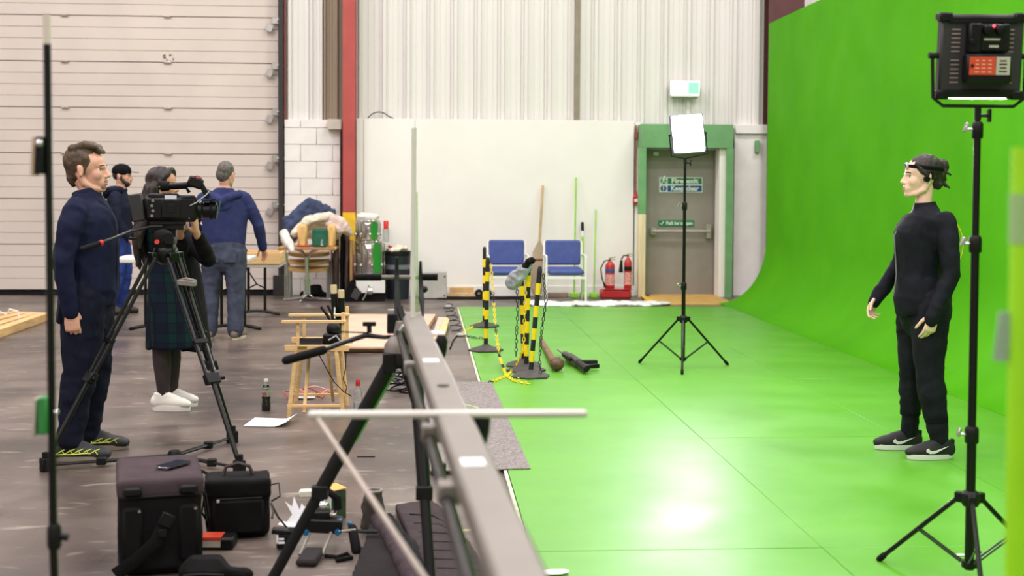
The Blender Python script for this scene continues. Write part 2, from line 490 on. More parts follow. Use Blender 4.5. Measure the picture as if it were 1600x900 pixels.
# --- white lining boards: strip, then wide panels to px 990
zt = at(700, 186, YW - .1).z
lining = struct('trim_4', MB().box(((at(556, 300, YW - .08).x + at(990, 300, YW - .08).x) / 2, YW - .04, zt / 2), (at(990, 300, YW - .08).x - at(556, 300, YW - .08).x, .06, zt - .01), bev=0), M_WHITE, label='white lining board wall behind the blue chairs')
for a, b in ((557, 567), (568.5, 648), (648.6, 990)):
    xa, xb = at(a, 300, YW - .1).x, at(b, 300, YW - .1).x
    obj('board', MB().box(((xa + xb) / 2, YW - .085, zt / 2), (xb - xa, .03, zt), bev=.003), M_WHITE, lining)
obj('skirting', MB().box(((at(640, 450, YW).x + at(990, 450, YW).x) / 2, YW - .11, .07), (at(990, 450, YW).x - at(640, 450, YW).x, .02, .14)), M_WHITE, lining)
mb = MB(); pts = []
for i in range(13):
    px = 574 + 42 * i / 12; pts.append(at(px, 186 - 11 * math.sin(PI * (i / 12) ** .8) * (1 if i < 9 else .8), YW - .07))
mb.tube(pts, .008, 6); obj('cable', mb, M_BLACK, lining)

# --- fire exit door with its green surround
YD = YW - .02
def X(px, y=300, Y=YD): return at(px, y, Y).x
def Z(py, Y=YD, px=1060): return at(px, py, Y).z
M_DGREY = mat('door_grey', '8c877f', .5, var=.04)
M_GFRAME = mat('frame_green', '6b9d6a', .5, var=.08, vs=4)
zd = Z(234)
door2 = struct('door_2', MB().box(((X(1008) + X(1118)) / 2, YD + .03, zd / 2), (X(1118) - X(1008), .05, zd), bev=.004), M_DGREY, label='grey fire exit door with a push bar')
mb = MB()   # push bar
zb = Z(361)
mb.cyl((X(1018), YD - .09, zb), (X(1108), YD - .09, zb), .02, seg=10)
for px in (1020, 1106): mb.box((X(px), YD - .04, zb), (.07, .10, .10 if px < 1100 else .20))
obj('push_bar', mb, mat('bar_grey', 'a8a49c', .35, .5), door2)
for a, b, nm, mt in ((1001, 1008.5, 'left_frame', M_GFRAME), (1115, 1119, 'right_frame', M_DGREY)):
    obj('door_frame', MB().box(((X(a) + X(b)) / 2, YD - .02, zd / 2), (X(b) - X(a), .12, zd)), mt, door2)
# signs on the door
M_SG = mat('sign_green', '1f7a4c', .4, var=0); M_SB = mat('sign_blue', '1f4f8c', .4, var=0); M_SW = mat('sign_white', 'dfe9df', .4, var=0)
sx0, sx1 = X(1030), X(1097.5); sz1, sz0 = Z(277), Z(300.5)
mb = MB(); mb.box(((sx0 + sx1) / 2, YD - .003, (sz0 + sz1) / 2), (sx1 - sx0, .006, sz1 - sz0), bev=0)
sign = obj('exit_sign', mb, M_SW, door2)
zh = (sz1 - sz0) / 2; yy = YD - .008; sw = sx1 - sx0
for r_, mt in ((0, M_SG), (1, M_SB)):
    zc = sz1 - zh * (r_ + .5)
    obj('sign_field', MB().box((sx0 + sw * .585, yy, zc), (sw * .79, .004, zh * .80), bev=0), mt, sign)
    obj('sign_field', MB().box((sx0 + sw * .095, yy, zc), (sw * .135, .004, zh * .80), bev=0) if r_ == 0 else MB().lathe([(zh * .42, 0), (zh * .42, .004)], (sx0 + sw * .095, yy + .002, zc), 18, rot3(PI / 2)), mt, sign)
    lettering('Fire exit' if r_ == 0 else 'Keep clear', zh * .86, M_SW, sign, (sx0 + sw * .585, yy - .003, zc), squash=1.25 if r_ == 0 else 1.0, bold=.003)
mb = MB(); c = (sx0 + sw * .095, yy - .004, sz1 - zh * .5)   # running figure pictogram
mb.ball((c[0] + .012, c[1], c[2] + .06), (.014, .002, .014), 8, 4)
for p, q in (((.008, .045), (-.004, .005)), ((-.004, .005), (.03, -.02)), ((.03, -.02), (.022, -.06)), ((-.004, .005), (-.02, -.03)), ((-.02, -.03), (-.045, -.04)), ((.006, .035), (.035, .02)), ((.004, .035), (-.03, .018))):
    mb.tube([(c[0] + p[0], c[1], c[2] + p[1]), (c[0] + q[0], c[1], c[2] + q[1])], .007, 6)
obj('pictogram', mb, M_SW, sign)
mb = MB(); c2 = (sx0 + sw * .095, yy - .004, sz1 - zh * 1.5); mb.box((c2[0], c2[1], c2[2] + .012), (.014, .003, .065), bev=0); mb.box((c2[0], c2[1], c2[2] - .038), (.014, .003, .014), bev=0)
obj('pictogram', mb, M_SW, sign)
qx0, qx1, qz1, qz0 = X(1029), X(1085), Z(344), Z(353.5)
psign = obj('push_sign', MB().box(((qx0 + qx1) / 2, YD - .003, (qz0 + qz1) / 2), (qx1 - qx0, .006, qz1 - qz0), bev=0), M_SG, door2)
lettering('Push bar to open', (qz1 - qz0) * .86, M_SW, psign, ((qx0 + qx1) / 2 + .045, YD - .009, (qz0 + qz1) / 2), squash=.74, bold=.0015)
mb = MB(); tx, tz = qx0 + .05, (qz0 + qz1) / 2
mb.tube([(tx - .025, YD - .009, tz), (tx - .008, YD - .009, tz - .022), (tx + .025, YD - .009, tz + .025)], .006, 6); obj('tick_mark', mb, M_SW, psign)
obj('door_label', MB().box((X(1024.5), YD - .004, Z(240.5)), (.07, .004, .05), bev=0), M_SW, door2)
# projecting surround (one thing: lintel, posts, returns)
YS = YW - .42
sur = struct('trim_5', MB().box(((X(1003, 210, YS) + X(1146, 210, YS)) / 2, (YS + YW) / 2, (Z(194, YS) + Z(231, YS)) / 2), (X(1146, 210, YS) - X(1003, 210, YS), YW - YS, Z(194, YS) - Z(231, YS))), M_GFRAME, label='green painted timber surround of the fire exit')
ztp = Z(231, YS)
zmid = Z(335, YS)
obj('post', MB().box(((X(1003.5, 300, YS) + X(1011, 300, YS)) / 2 - .03, YS + .05, (ztp + zmid) / 2), (.10, .10, ztp - zmid)), M_GFRAME, sur, label='green upper length of the left post')
obj('post', MB().box(((X(1003.5, 300, YS) + X(1011, 300, YS)) / 2 - .03, YS + .05, zmid / 2), (.10, .10, zmid)), mat('pale_timber', 'd9c9a4', .6, var=.08, stretch=(6, 6, .5)), sur, label='bare pale timber lower length of the left post')
obj('post', MB().box((X(1140.5, 300, YS), YS + .05, ztp / 2), (.10, .10, ztp)), M_GFRAME, sur)
obj('return_board', MB().box((X(1126, 300, YS + .2), YS + .21, ztp / 2), (.10, .30, ztp), bev=.003), M_WHITE, sur)
# white wall right of the door
xa, xb = X(1147), 4.9
rw = struct('trim_6', MB().box(((xa + xb) / 2, YW + .02, Z(194) / 2), (xb - xa, .1, Z(194)), bev=0), M_BLOCKW, label='white wall between the fire exit and the green screen')
obj('capping', MB().box(((xa + xb) / 2, YW - .05, (Z(194) + Z(208)) / 2), (xb - xa, .06, Z(194) - Z(208))), M_BLOCKW, rw)
mb = MB(); mb.box((X(1181), YW - .06, Z(228)), (.06, .07, .17)); obj('green_bracket', mb, M_GFRAME, rw)
mb = MB(); mb.box((X(995), YW - .03, Z(192) / 2), (.07, .06, Z(192)), bev=.003); struct('trim_7', mb, M_WHITE, label='white strip beside the left post of the fire exit')

# --- green stage floor of painted sheets, white edge, and the curved green screen
XE = .455
stage = thing('stage_floor', 'green painted plywood sheets laid out as the studio stage floor', 'stage floor', (0, 0, 0))
ST = .018
rows = [.54, 2.98, 5.42, 7.86, 10.30, 12.74, 15.18, 16.62]
for i in range(len(rows) - 1):
    for j in range(3):
        a, b = XE + 1.22 * j, min(XE + 1.22 * (j + 1), 3.862); c, d = rows[i], rows[i + 1]
        obj('floor_panel', MB().box(((a + b) / 2, (c + d) / 2, ST / 2), (b - a - .0022, d - c - .004, ST - .0015 * ((i + j) % 2)), bev=.0015), M_GREEN, stage)
obj('edge_strip', MB().box((XE - .012, (.54 + 16.6) / 2, ST / 2 - .001), (.018, 16.06, ST - .002)), mat('chipped_white_edge', 'c9cfb0', .6, var=.25, vs=14), stage, label='white painted edge strip')
# curved screen: floor run, cove, tall wall
XC, XV, HC, HT = 3.87, 4.49, .82, 3.66
prof = [(3.864, 0), (3.864, ST)]
n = 20
for i in range(n + 1):
    a = PI / 2 * i / n
    prof.append((XC + (XV - XC) * math.sin(a), ST + HC * (1 - math.cos(a))))
prof += [(XV, 2.2), (XV, HT), (XV + .09, HT), (XV + .09, 0)]
ya, yb = .54, 17.15
mb = MB()
ny = 24
mb.loft([[(x, ya + (yb - ya) * k / ny, z) for x, z in prof] for k in range(ny + 1)])
cyc = obj('green_screen', mb, M_CYC); tag(cyc, 'seamless bright green curved studio screen running down the right side', 'green screen')
# white end face of the curve near the exit is the wall behind, seen past its edge
# ================================================================ PEOPLE
M_SKIN = mat('skin_light', 'd8a48c', .5, var=.05, vs=14)
M_SKIN2 = mat('skin_pale', 'e6bba6', .5, var=.04, vs=14)
M_SKIN3 = mat('skin_tan', 'b9876a', .5, var=.05, vs=14)
M_HAIRB = mat('hair_brown', '4a3a2b', .55, var=.35, vs=26, stretch=(1, 1, .35), bump=.5, bs=90)
M_HAIRD = mat('hair_dark', '261d1b', .5, var=.35, vs=26, stretch=(1, 1, .25), bump=.5, bs=90)
M_HAIRG = mat('hair_grey', '55504b', .6, var=.4, vs=40, bump=.5, bs=90)
M_EYEW = mat('eye_white', 'e8e4e0', .25, var=0); M_IRIS = mat('iris', '2a2019', .2, var=0)
M_LIP = mat('lip', 'b06b60', .45, var=.04); M_LIPF = mat('lip_rose', 'c27a74', .4, var=.04)
M_NAVY = mat('navy_jacket', '181c34', .75, var=.16, vs=7, bump=.15, bs=220, spec=.15)
M_DENIMD = mat('dark_denim', '151826', .85, var=.18, vs=8, bump=.2, bs=260, spec=.15)
M_DENIM = mat('blue_denim', '414656', .85, var=.22, vs=9, bump=.2, bs=260, spec=.15)
M_DENIMB = mat('bright_denim', '2e4080', .85, var=.2, vs=9, spec=.15)
M_HOOD = mat('blue_hoodie', '30365e', .85, var=.1, vs=9, bump=.15, bs=200, spec=.15)
M_HOODD = mat('dark_hoodie', '1b2030', .85, var=.14, vs=9, spec=.15)
M_SUIT = mat('black_suit', '17181f', .72, var=.2, vs=10, bump=.2, bs=200, spec=.15)
M_BLKC = mat('black_cloth', '0f0f13', .85, var=.15, vs=10, spec=.15)
M_TIGHT = mat('sheer_tights', '2b2122', .6, var=.2, vs=8)
M_SHOEW = mat('white_canvas', 'e2ded6', .6, var=.04)
M_SHOEB = mat('black_shoe_mesh', '1b1b1d', .65, var=.15)
M_SOLEW = mat('white_rubber', 'd8d6d2', .55, var=.04)
M_LIME = mat('lime_trim', 'c3cf4e', .5, var=.1)

def Vv(*a): return Vector(a)
def hand(mb, W, d, n, t, s=1.0, curl=(.35, .4, .45, .5), tcurl=.4, spread=.05):
    """W wrist, d pointing direction, n direction the palm faces, t thumb side"""
    W = Vector(W); d = Vector(d).normalized(); t = Vector(t); t = (t - d * t.dot(d)).normalized(); n0 = Vector(n); n = (n0 - d * n0.dot(d) - t * n0.dot(t)).normalized()
    mb.tube([W - d * .03 * s, W + d * .02 * s, W + d * .06 * s, W + d * .098 * s], [(.019 * s, .027 * s), (.018 * s, .033 * s), (.0165 * s, .041 * s), (.013 * s, .041 * s)], 12, ref=n, round_=True)
    L = [.078, .086, .080, .062]; off = [.031, .0105, -.0105, -.030]; rad = [.0086, .0088, .0084, .0076]
    for i in range(4):
        p = W + d * (.088 - .006 * abs(i - 1.2)) * s + t * off[i] * s
        a = 0; pts = [p]; dd = (d + t * (off[i] / .031 * spread * 1.6)).normalized()
        for j, fr in enumerate((.45, .32, .23)):
            a += curl[i] * (1, 1.25, .9)[j]
            q = dd * math.cos(a) + n * math.sin(a)
            p = p + q * L[i] * fr * s * 1.12; pts.append(p)
        mb.tube(pts, [rad[i] * s * 1.12, rad[i] * s * 1.04, rad[i] * s * .96, rad[i] * s * .82], 9, round_=True)
    p = W + d * .02 * s + t * .026 * s + n * .008 * s
    q = (d * .76 + t * .56 + n * .34).normalized(); q2 = (d * .9 + t * .28 + n * (.2 + tcurl * .6)).normalized()
    a = p + q * .042 * s; b = a + q2 * .034 * s; c = b + q2 * .026 * s + n * .006 * tcurl * s
    mb.tube([p, a, b, c], [.0145 * s, .0115 * s, .0105 * s, .0085 * s], 9, round_=True)

def head(mb, M, s=1.0, fem=False):
    """head in its own frame: x forward, z up from the chin, .235 tall"""
    def T(p): return M @ (Vector(p) * s)
    R3 = M.to_3x3()
    def B(c, r, rr=None): mb.ball(T(c), tuple(x * s for x in r), 18, 12, R3 if rr is None else R3 @ rr)
    def TU(pts, r): mb.tube([T(p) for p in pts], [x * s for x in r], 10, round_=True)
    B((-.014, 0, .146), (.098, .075, .091))
    B((.032, 0, .152), (.056, .062, .058))
    B((.030, 0, .088), (.064, .054, .076))
    B((.050, 0, .070), (.046, .044, .050))
    for y in (-1, 1):
        TU([(-.022, y * .050, .085), (.0, y * .047, .045), (.045, y * .030, .022), (.074, y * .008, .016)], [.018, .019, .018, .016])
        B((.052, y * .033, .092), (.034, .023, .034))
        ear = rot3(0, -.25, y * -.28)
        B((-.014, y * .077, .112), (.017, .007, .030), ear)
        B((-.010, y * .078, .090), (.010, .008, .012), ear)
        B((.100, y * .012, .083), (.009, .0085, .008))
    TU([(.078, -.038, .134), (.0885, -.016, .1345), (.089, .0, .133), (.0885, .016, .1345), (.078, .038, .134)], [.007, .008, .007, .008, .007] if fem else [.009, .010, .009, .010, .009])
    nl = .118 if fem else .122
    TU([(.0845, 0, .132), (.097, 0, .110), (nl - .006, 0, .090)], [.0075, .009, .0105])
    B((nl - .007, 0, .0875), (.0105, .011, .0095))
    B((.076, 0, .054), (.026, .033, .034))
    B((.098, 0, .0575), (.0085, .020, .0062)); B((.0965, 0, .0445), (.0085, .017, .0068))
    B((.078, 0, .021), (.020, .022, .020))
def face_parts(root, M, s, hairm, lipm, brow=True):
    R3 = M.to_3x3()
    for y in (-1, 1):
        mb = MB(); c = M @ (Vector((.0672, y * .031, .1185)) * s)
        mb.ball(c, .0125 * s, 12, 8); mb.m = 1
        mb.ball(M @ (Vector((.0762, y * .0325, .1183)) * s), (.0045 * s, .0062 * s, .0062 * s), 10, 6, R3)
        obj('eye', mb, [M_EYEW, M_IRIS], root)
        mb = MB(); mb.tube([M @ (Vector(p) * s) for p in ((.0735, y * .043, .1215), (.0795, y * .034, .1265), (.0795, y * .023, .1225))], .0014 * s, 6); obj('eyelid', mb, hairm, root)
        if brow:
            mb = MB(); mb.tube([M @ (Vector(p) * s) for p in ((.0785, y * .050, .1400), (.0895, y * .032, .1435), (.0935, y * .014, .1410))], [(.0022 * s, .0032 * s)] * 3, 7, ref=(0, 1, 0), round_=True); obj('eyebrow', mb, hairm, root)
    mb = MB()
    mb.ball(M @ (Vector((.1005, 0, .0572)) * s), (.0078 * s, .019 * s, .0048 * s), 12, 8, R3); mb.ball(M @ (Vector((.0985, 0, .0448)) * s), (.0082 * s, .0165 * s, .0055 * s), 12, 8, R3)
    obj('lips', mb, lipm, root)

def shoe(root, ankle, toe_dir, L, upper, sole, trim=None, h=.085, w=.048, nm='shoe', soleh=.024):
    """ankle: ground point below the ankle"""
    d = Vector((toe_dir[0], toe_dir[1], 0)).normalized(); sd = Vector((-d.y, d.x, 0)); A = Vector(ankle)
    M = Matrix((d, sd, (0, 0, 1))).transposed()
    def T(x, y, z): return A + M @ Vector((x, y, z))
    k = L / .29
    mb = MB()
    mb.tube([T(-.052 * k, 0, soleh + .03), T(.0, 0, soleh + .03), T(.09 * k, 0, soleh + .022), T(.165 * k, -.004, soleh + .018), T(.20 * k, -.006, soleh + .015)],
            [(.046, w * .80), (.052, w * .84), (.046, w), (.037, w * .95), (.026, w * .7)], 14, ref=(0, 0, 1), round_=True)
    mb.tube([T(-.015 * k, 0, soleh + .02), T(-.012 * k, 0, h + .025)], [(.052, w * .85), (.047, w * .80)], 12, ref=d, round_=False)
    mb.tube([T(.02 * k, 0, h + .002), T(.11 * k, 0, soleh + .045)], [.034, .028], 10, round_=True)
    sh = obj(nm, soft_mesh(mb, .008, 3, mats=upper, deci=.6), None, root)
    pts = []
    for i in range(26):
        a = 2 * PI * i / 26; c, s_ = math.cos(a), math.sin(a)
        x = (.072 + .148 * c) * k if True else 0
        ww = w * (1.02 + .14 * c) * (1 if abs(c) < .8 else .93)
        pts.append((x, ww * s_ * (1 - .25 * max(0, c) ** 4)))
    mb = MB(); MM = Matrix.Translation(A) @ M.to_4x4()
    r0 = [MM @ Vector((x * .985, y * .96, 0.001)) for x, y in pts]; r1 = [MM @ Vector((x, y, soleh * .5)) for x, y in pts]
    r2 = [MM @ Vector((x, y, soleh + .004 + .010 * max(0, (x - .15)) / .07)) for x, y in pts]
    mb.loft([r0, r1, r2]); obj('sole', mb, sole, sh)
    mb = MB()
    for i in range(4):
        f = i / 3; x = (.035 + .07 * f) * k; z = h + .034 - .040 * f
        mb.tube([T(x, -.024, z - .012), T(x + .004, 0, z + .001), T(x, .024, z - .012)], .0035, 6)
    obj('laces', mb, trim or upper, sh)
    return sh, T

def limb(mb, pts, r, seg=14): mb.tube(pts, r, seg, round_=True)

def person(label, loc, rz, P):
    root = thing('person', label, 'person', loc, rz, P.get('group'))
    hs = P.get('hs', 1.0)
    HM = Matrix.Translation(Vector(P['head'])) @ (Matrix.Rotation(P.get('hyaw', 0), 4, 'Z') @ Matrix.Rotation(P.get('hpitch', 0), 4, 'Y') @ Matrix.Rotation(P.get('hroll', 0), 4, 'X'))
    mb = MB(); head(mb, HM, hs, P.get('fem', False))
    tor = P['torso']         # (x, z, rx, ry) from low to high
    top = tor[-1]
    nr = .047 if P.get('fem') else .054
    mb.tube([(top[0], P.get('ny', 0) * .3, top[1] - .10), (top[0] + .01, P.get('ny', 0) * .7, top[1] + .01), HM @ Vector((-.030 * hs, 0, .07 * hs))], [nr * 1.25, nr, nr * .92], 14)
    mb.tube([(a, P.get('ny', 0) * 0, z) for a, z, rx, ry in tor], [(rx * .78, ry * .78) for a, z, rx, ry in tor], 18, ref=(1, 0, 0), round_=True)
    for arm in P['arms']:
        S, E, W = [Vector(q) for q in arm['p']]
        k = .82 if P.get('fem') else 1.0
        limb(mb, [S + Vector((0, -S.y * .12, -.03)), S.lerp(E, .5), E, E.lerp(W, .35), W], [.044 * k, .044 * k, .038 * k, .037 * k, .027 * k])
        hand(mb, W, arm['d'], arm['n'], arm['t'], arm.get('s', 1.0) * (.92 if P.get('fem') else 1.0), arm.get('curl', (.3, .35, .4, .45)), arm.get('tc', .4))
    for lg in P['legs']:
        Hh, K, A = [Vector(q) for q in lg['p']]
        k = lg.get('bk', .85)
        limb(mb, [Hh, Hh.lerp(K, .5), K, K.lerp(A, .35), A], [.085 * k, .075 * k, .055 * k, .054 * k, .036 * k])
    vox = P.get('vox', .006)
    obj('body', soft_mesh(mb, vox, 4, deci=P.get('deci', .5), mats=P['skin']), None, root)
    face_parts(root, HM, hs, P['hairm'], P['lip'])
    # top garment
    mb = MB()
    mb.tube([(a, 0, z) for a, z, rx, ry in tor], [(rx, ry) for a, z, rx, ry in tor], 24, ref=(1, 0, 0), round_=False)
    k = P.get('slv', 1.0)
    for arm in P['arms']:
        S, E, W = [Vector(q) for q in arm['p']]
        We = W.lerp(E, arm.get('cuff', -.02))
        limb(mb, [S + Vector((0, -S.y * .12, .0)), S.lerp(E, .3), S.lerp(E, .7), E, E.lerp(We, .4), We], [.074 * k, .068 * k, .060 * k, .056 * k, .053 * k, .043 * k])
    for q in P.get('extra_top', []): q(mb)
    g = obj(P['top'], soft_mesh(mb, .010, 3, disp=P.get('fold', .009), ds=7, dst=(1, 1, 1.3), deci=.6, mats=P['topm'], seed=P.get('seed', 1)), None, root)
    # legs garment
    if P.get('trousers'):
        mb = MB(); hp = P['hips']
        mb.tube([(a, 0, z) for a, z, rx, ry in hp], [(rx, ry) for a, z, rx, ry in hp], 22, ref=(1, 0, 0), round_=True)
        for lg in P['legs']:
            Hh, K, A = [Vector(q) for q in lg['p']]
            r = lg.get('r', (.098, .088, .070, .070, .062, .06))
            Ae = A + (K - A).normalized() * P.get('hem', 0)
            limb(mb, [Hh, Hh.lerp(K, .5), K, K.lerp(Ae, .3), K.lerp(Ae, .75), Ae], list(r), 18)
        obj(P['trousers'], soft_mesh(mb, .010, 3, disp=P.get('foldl', .010), ds=8, dst=(.8, .8, 1.5), deci=.6, mats=P['legm'], seed=P.get('seed', 1) + 5), None, root)
    return root, HM

def hair_piece(root, mb, m, name='hair', seed=1, disp=.006, vox=.007, st=(1, 1, .5), ds=30):
    return obj(name, soft_mesh(mb, vox, 2, disp=disp, ds=ds, dst=st, deci=.7, mats=m, seed=seed), None, root)

# ---------------------------------------------------------------- the man in the navy jacket (side view, facing the stage)
g0 = gnd(120, 711)
SKf = dict(
    head=(.066, 0, 1.478), hs=1.065, hyaw=-.06, hpitch=.03,
    torso=[(.075, .865, .135, .175), (.085, .93, .150, .180), (.080, 1.06, .155, .175), (.078, 1.20, .158, .190), (.068, 1.32, .152, .205), (.066, 1.40, .115, .175), (.070, 1.445, .080, .100), (.074, 1.475, .072, .078)],
    arms=[dict(p=[(.045, -.195, 1.375), (-.005, -.245, 1.09), (.030, -.225, .835)], d=(.10, .02, -1), n=(-.15, 1, 0), t=(1, .1, .1), curl=(.35, .45, .5, .55), s=1.05),
          dict(p=[(.045, .195, 1.375), (.03, .245, 1.09), (.09, .215, .84)], d=(.15, 0, -1), n=(0, -1, 0), t=(1, 0, .1))],
    legs=[dict(p=[(.070, -.085, .90), (.045, -.105, .47), (-.004, -.14, .09)], r=(.125, .112, .092, .090, .072, .070)),
          dict(p=[(.075, .085, .90), (.075, .115, .47), (.020, .16, .09)], r=(.120, .108, .088, .084, .070, .066))],
    hips=[(.060, .80, .135, .165), (.062, .90, .145, .170), (.068, .97, .138, .168)],
    skin=M_SKIN, hairm=M_HAIRB, lip=M_LIP, top='jacket', topm=M_NAVY, trousers='jeans', legm=M_DENIMD, seed=2, vox=.0055, fold=.011, foldl=.012)
man, HM = person('man in navy jacket and dark jeans standing behind the black camera tripod', (g0.x, g0.y, 0), 0, SKf)
T = lambda p: HM @ (Vector(p) * 1.065)
mb = MB()
mb.ball(T((-.030, 0, .162)), (.098 * 1.065, .081 * 1.065, .088 * 1.065), 20, 12)
mb.ball(T((-.068, 0, .115)), (.045, .064, .075), 16, 10)
mb.tube([T((-.083, 0, .07)), T((-.072, 0, .035))], [(.025, .055), (.012, .04)], 12, ref=(1, 0, 0), round_=True)
for y in (-.05, -.025, 0, .025, .05):
    mb.tube([T((-.07, y, .225)), T((.0, y * .95, .248)), (T((.050, y * .8, .234))), T((.074, y * .6, .211))], [.020, .022, .018, .010], 10, round_=True)
for y in (-1, 1): mb.tube([T((.012, y * .070, .175)), T((.010, y * .072, .13)), T((.006, y * .070, .095))], [.016, .011, .006], 8, round_=True)
hair_piece(man, mb, M_HAIRB, seed=3, disp=.007)
mb = MB()
mb.ball(T((.082, 0, .03)), (.019, .026, .022)); mb.tube([T((.098, -.022, .060)), T((.104, 0, .064)), T((.098, .022, .060))], .0032, 8)
obj('stubble', mb, mat('stubble', '8a6350', .7, var=.15, vs=60), man)
# stand collar, placket, belt, pocket, shoes
mb = MB()
mb.tube([(.066, 0, 1.435), (.064, 0, 1.462), (.056, 0, 1.492)], [(.084, .092), (.078, .084), (.070, .076)], 20, ref=(1, 0, 0)); mb.tube([(.10, -.06, 1.465), (.145, -.045, 1.425), (.175, -.02, 1.385)], [(.014, .026)] * 3, 8, ref=(1, 0, 0), round_=True); mb.tube([(.10, .06, 1.465), (.150, .045, 1.42), (.182, .02, 1.37)], [(.014, .03)] * 3, 8, ref=(1, 0, 0), round_=True)
obj('collar', soft_mesh(mb, .008, 2, disp=.006, ds=10, mats=M_NAVY, seed=4), None, man)
mb = MB(); mb.tube([(.150, -.02, 1.44), (.215, -.02, 1.33), (.236, -.02, 1.18), (.234, -.02, 1.03), (.220, -.02, .90)], [(.008, .022)] * 5, 8, ref=(1, 0, 0)); obj('placket', mb, M_NAVY, man)
mb = MB(); mb.tube([(.062, 0, .915), (.066, 0, .945)], [(.152, .178), (.150, .176)], 24, ref=(1, 0, 0)); obj('belt', mb, mat('black_leather', '141312', .45), man)
mb = MB(); mb.box((-.062, -.10, .83), (.02, .12, .15), rot3(0, .1, .35)); obj('back_pocket', mb, M_DENIMD, man)
for (ax, ay, dx) in ((-.012, -.145, -.06), (.015, .165, .02)):
    sh, T2 = shoe(man, (ax, ay, 0), (1, dx), .315, mat('dark_runner', '26272a', .6, var=.2, vs=30), mat('grey_sole', '8f8578', .6), M_BLKC, h=.095, w=.052)
    mb = MB()
    for i in range(5):
        x = -.05 + .045 * i
        mb.tube([T2(x, -.050, .042), T2(x + .035, -.047, .062), T2(x + .06, -.043, .072)], .0030, 6)
        mb.tube([T2(x + .05, -.050, .042), T2(x + .03, -.046, .066)], .0026, 6)
    mb.tube([T2(-.06, -.046, .040), T2(.05, -.056, .044), T2(.14, -.053, .050)], .0035, 6)
    obj('lime_stripes', mb, M_LIME, sh, label='yellow green side stripes')

# ---------------------------------------------------------------- performer in black facing left
g1 = gnd(1452, 714)
AC = dict(
    head=(.075, 0, 1.455), hs=.995, fem=True, hyaw=0.0, hpitch=.02,
    torso=[(.075, .80, .128, .150), (.085, .90, .135, .152), (.080, 1.02, .122, .135), (.082, 1.14, .130, .142), (.080, 1.24, .140, .158), (.052, 1.33, .112, .165), (.045, 1.375, .075, .10), (.052, 1.41, .058, .064)],
    arms=[dict(p=[(-.005, .165, 1.315), (-.020, .205, 1.035), (.080, .215, .815)], d=(.22, -.02, -1), n=(.1, -1, 0), t=(1, .1, .15), curl=(.30, .38, .42, .5), s=1.0, cuff=-.14),
          dict(p=[(.02, -.165, 1.315), (.10, -.245, 1.06), (.235, -.225, .875)], d=(.50, .05, -.9), n=(-.4, .5, .1), t=(.8, .55, .3), curl=(.35, .5, .6, .7), s=1.0, cuff=-.14)],
    legs=[dict(p=[(.045, .080, .86), (.050, .10, .47), (-.005, .13, .085)], r=(.108, .096, .075, .077, .058, .050)),
          dict(p=[(.070, -.080, .86), (.072, -.10, .47), (.062, -.14, .085)], r=(.104, .090, .068, .068, .054, .048))],
    hips=[(.040, .78, .140, .150), (.045, .86, .150, .165), (.062, .93, .138, .155), (.078, 1.0, .120, .135)],
    skin=M_SKIN2, hairm=M_HAIRD, lip=M_LIPF, top='motion_suit_top', topm=M_SUIT, trousers='motion_suit_trousers', legm=M_SUIT, seed=6, slv=.88, vox=.0055, hem=.02, fold=.009, foldl=.010)
act, HM2 = person('woman in black motion capture suit with headband facing left on the green stage', (g1.x, g1.y, .0185), PI + .02, AC)
T = lambda p: HM2 @ (Vector(p) * .995)
mb = MB()
mb.ball(T((-.026, 0, .160)), (.098, .079, .084), 20, 12); mb.ball(T((-.075, 0, .115)), (.042, .060, .070), 16, 10)
mb.ball(T((-.118, 0, .175)), (.045, .045, .042)); mb.ball(T((-.110, 0, .125)), (.032, .05, .035)); mb.ball(T((-.092, .01, .072)), (.022, .05, .03))
rnd = random.Random(5)
for i in range(7):
    a = rnd.uniform(-.6, .6); b = rnd.uniform(.06, .21); p = (-.115, a * .06, b); q = (-.138 - rnd.random() * .014, a * .09, b + rnd.uniform(-.04, .03))
    mb.tube([T(p), T(q)], [.013, .008], 6, round_=True)
for y in (-1, 1): mb.tube([T((.045, y * .058, .19)), T((.022, y * .070, .155)), T((-.0, y * .074, .13)), T((-.05, y * .068, .11))], [.014, .013, .012, .012], 8, round_=True)
hair_piece(act, mb, M_HAIRD, seed=8, disp=.006)
mb = MB()
pts = [T((-.024 + .107 * math.cos(a), .0865 * math.sin(a), .166 + .012 * math.cos(a))) for a in [2 * PI * i / 28 for i in range(29)]]
mb.tube(pts, [(.010, .003)] * 29, 8, ref=(0, 0, 1)); hb = obj('headband', mb, M_BLKC, act)
mb = MB(); mb.box(T((.088, .012, .182)), (.018, .034, .034), bev=.006); mb.m = 1; mb.cyl(T((.095, .012, .182)), T((.101, .012, .182)), .010)
obj('headband_sensor', mb, [mat('silver_plastic', 'c8c8c8', .3, .4), M_BLACK], act)
mb = MB(); mb.cyl(T((.0, .080, .105)), T((.0, .096, .102)), .019, .016, 14); mb.tube([T((.0, .09, .118)), T((-.01, .088, .142)), T((-.035, .084, .14)), T((-.04, .083, .115))], .005, 8); obj('earpiece', mb, M_BLACK, act)
mb = MB(); mb.tube([(.046, 0, 1.375), (.050, 0, 1.405), (.052, 0, 1.428)], [(.078, .080), (.064, .068), (.057, .060)], 18, ref=(1, 0, 0)); obj('collar', mb, M_SUIT, act)
mb = MB(); mb.tube([(.112, 0, 1.425), (.122, 0, 1.38), (.170, 0, 1.33), (.227, 0, 1.24), (.219, 0, 1.14), (.209, 0, 1.02), (.226, 0, .90)], [(.004, .005)] * 7, 6, ref=(1, 0, 0)); obj('zip', mb, mat('zip_metal', '8f9090', .35, .6), act)
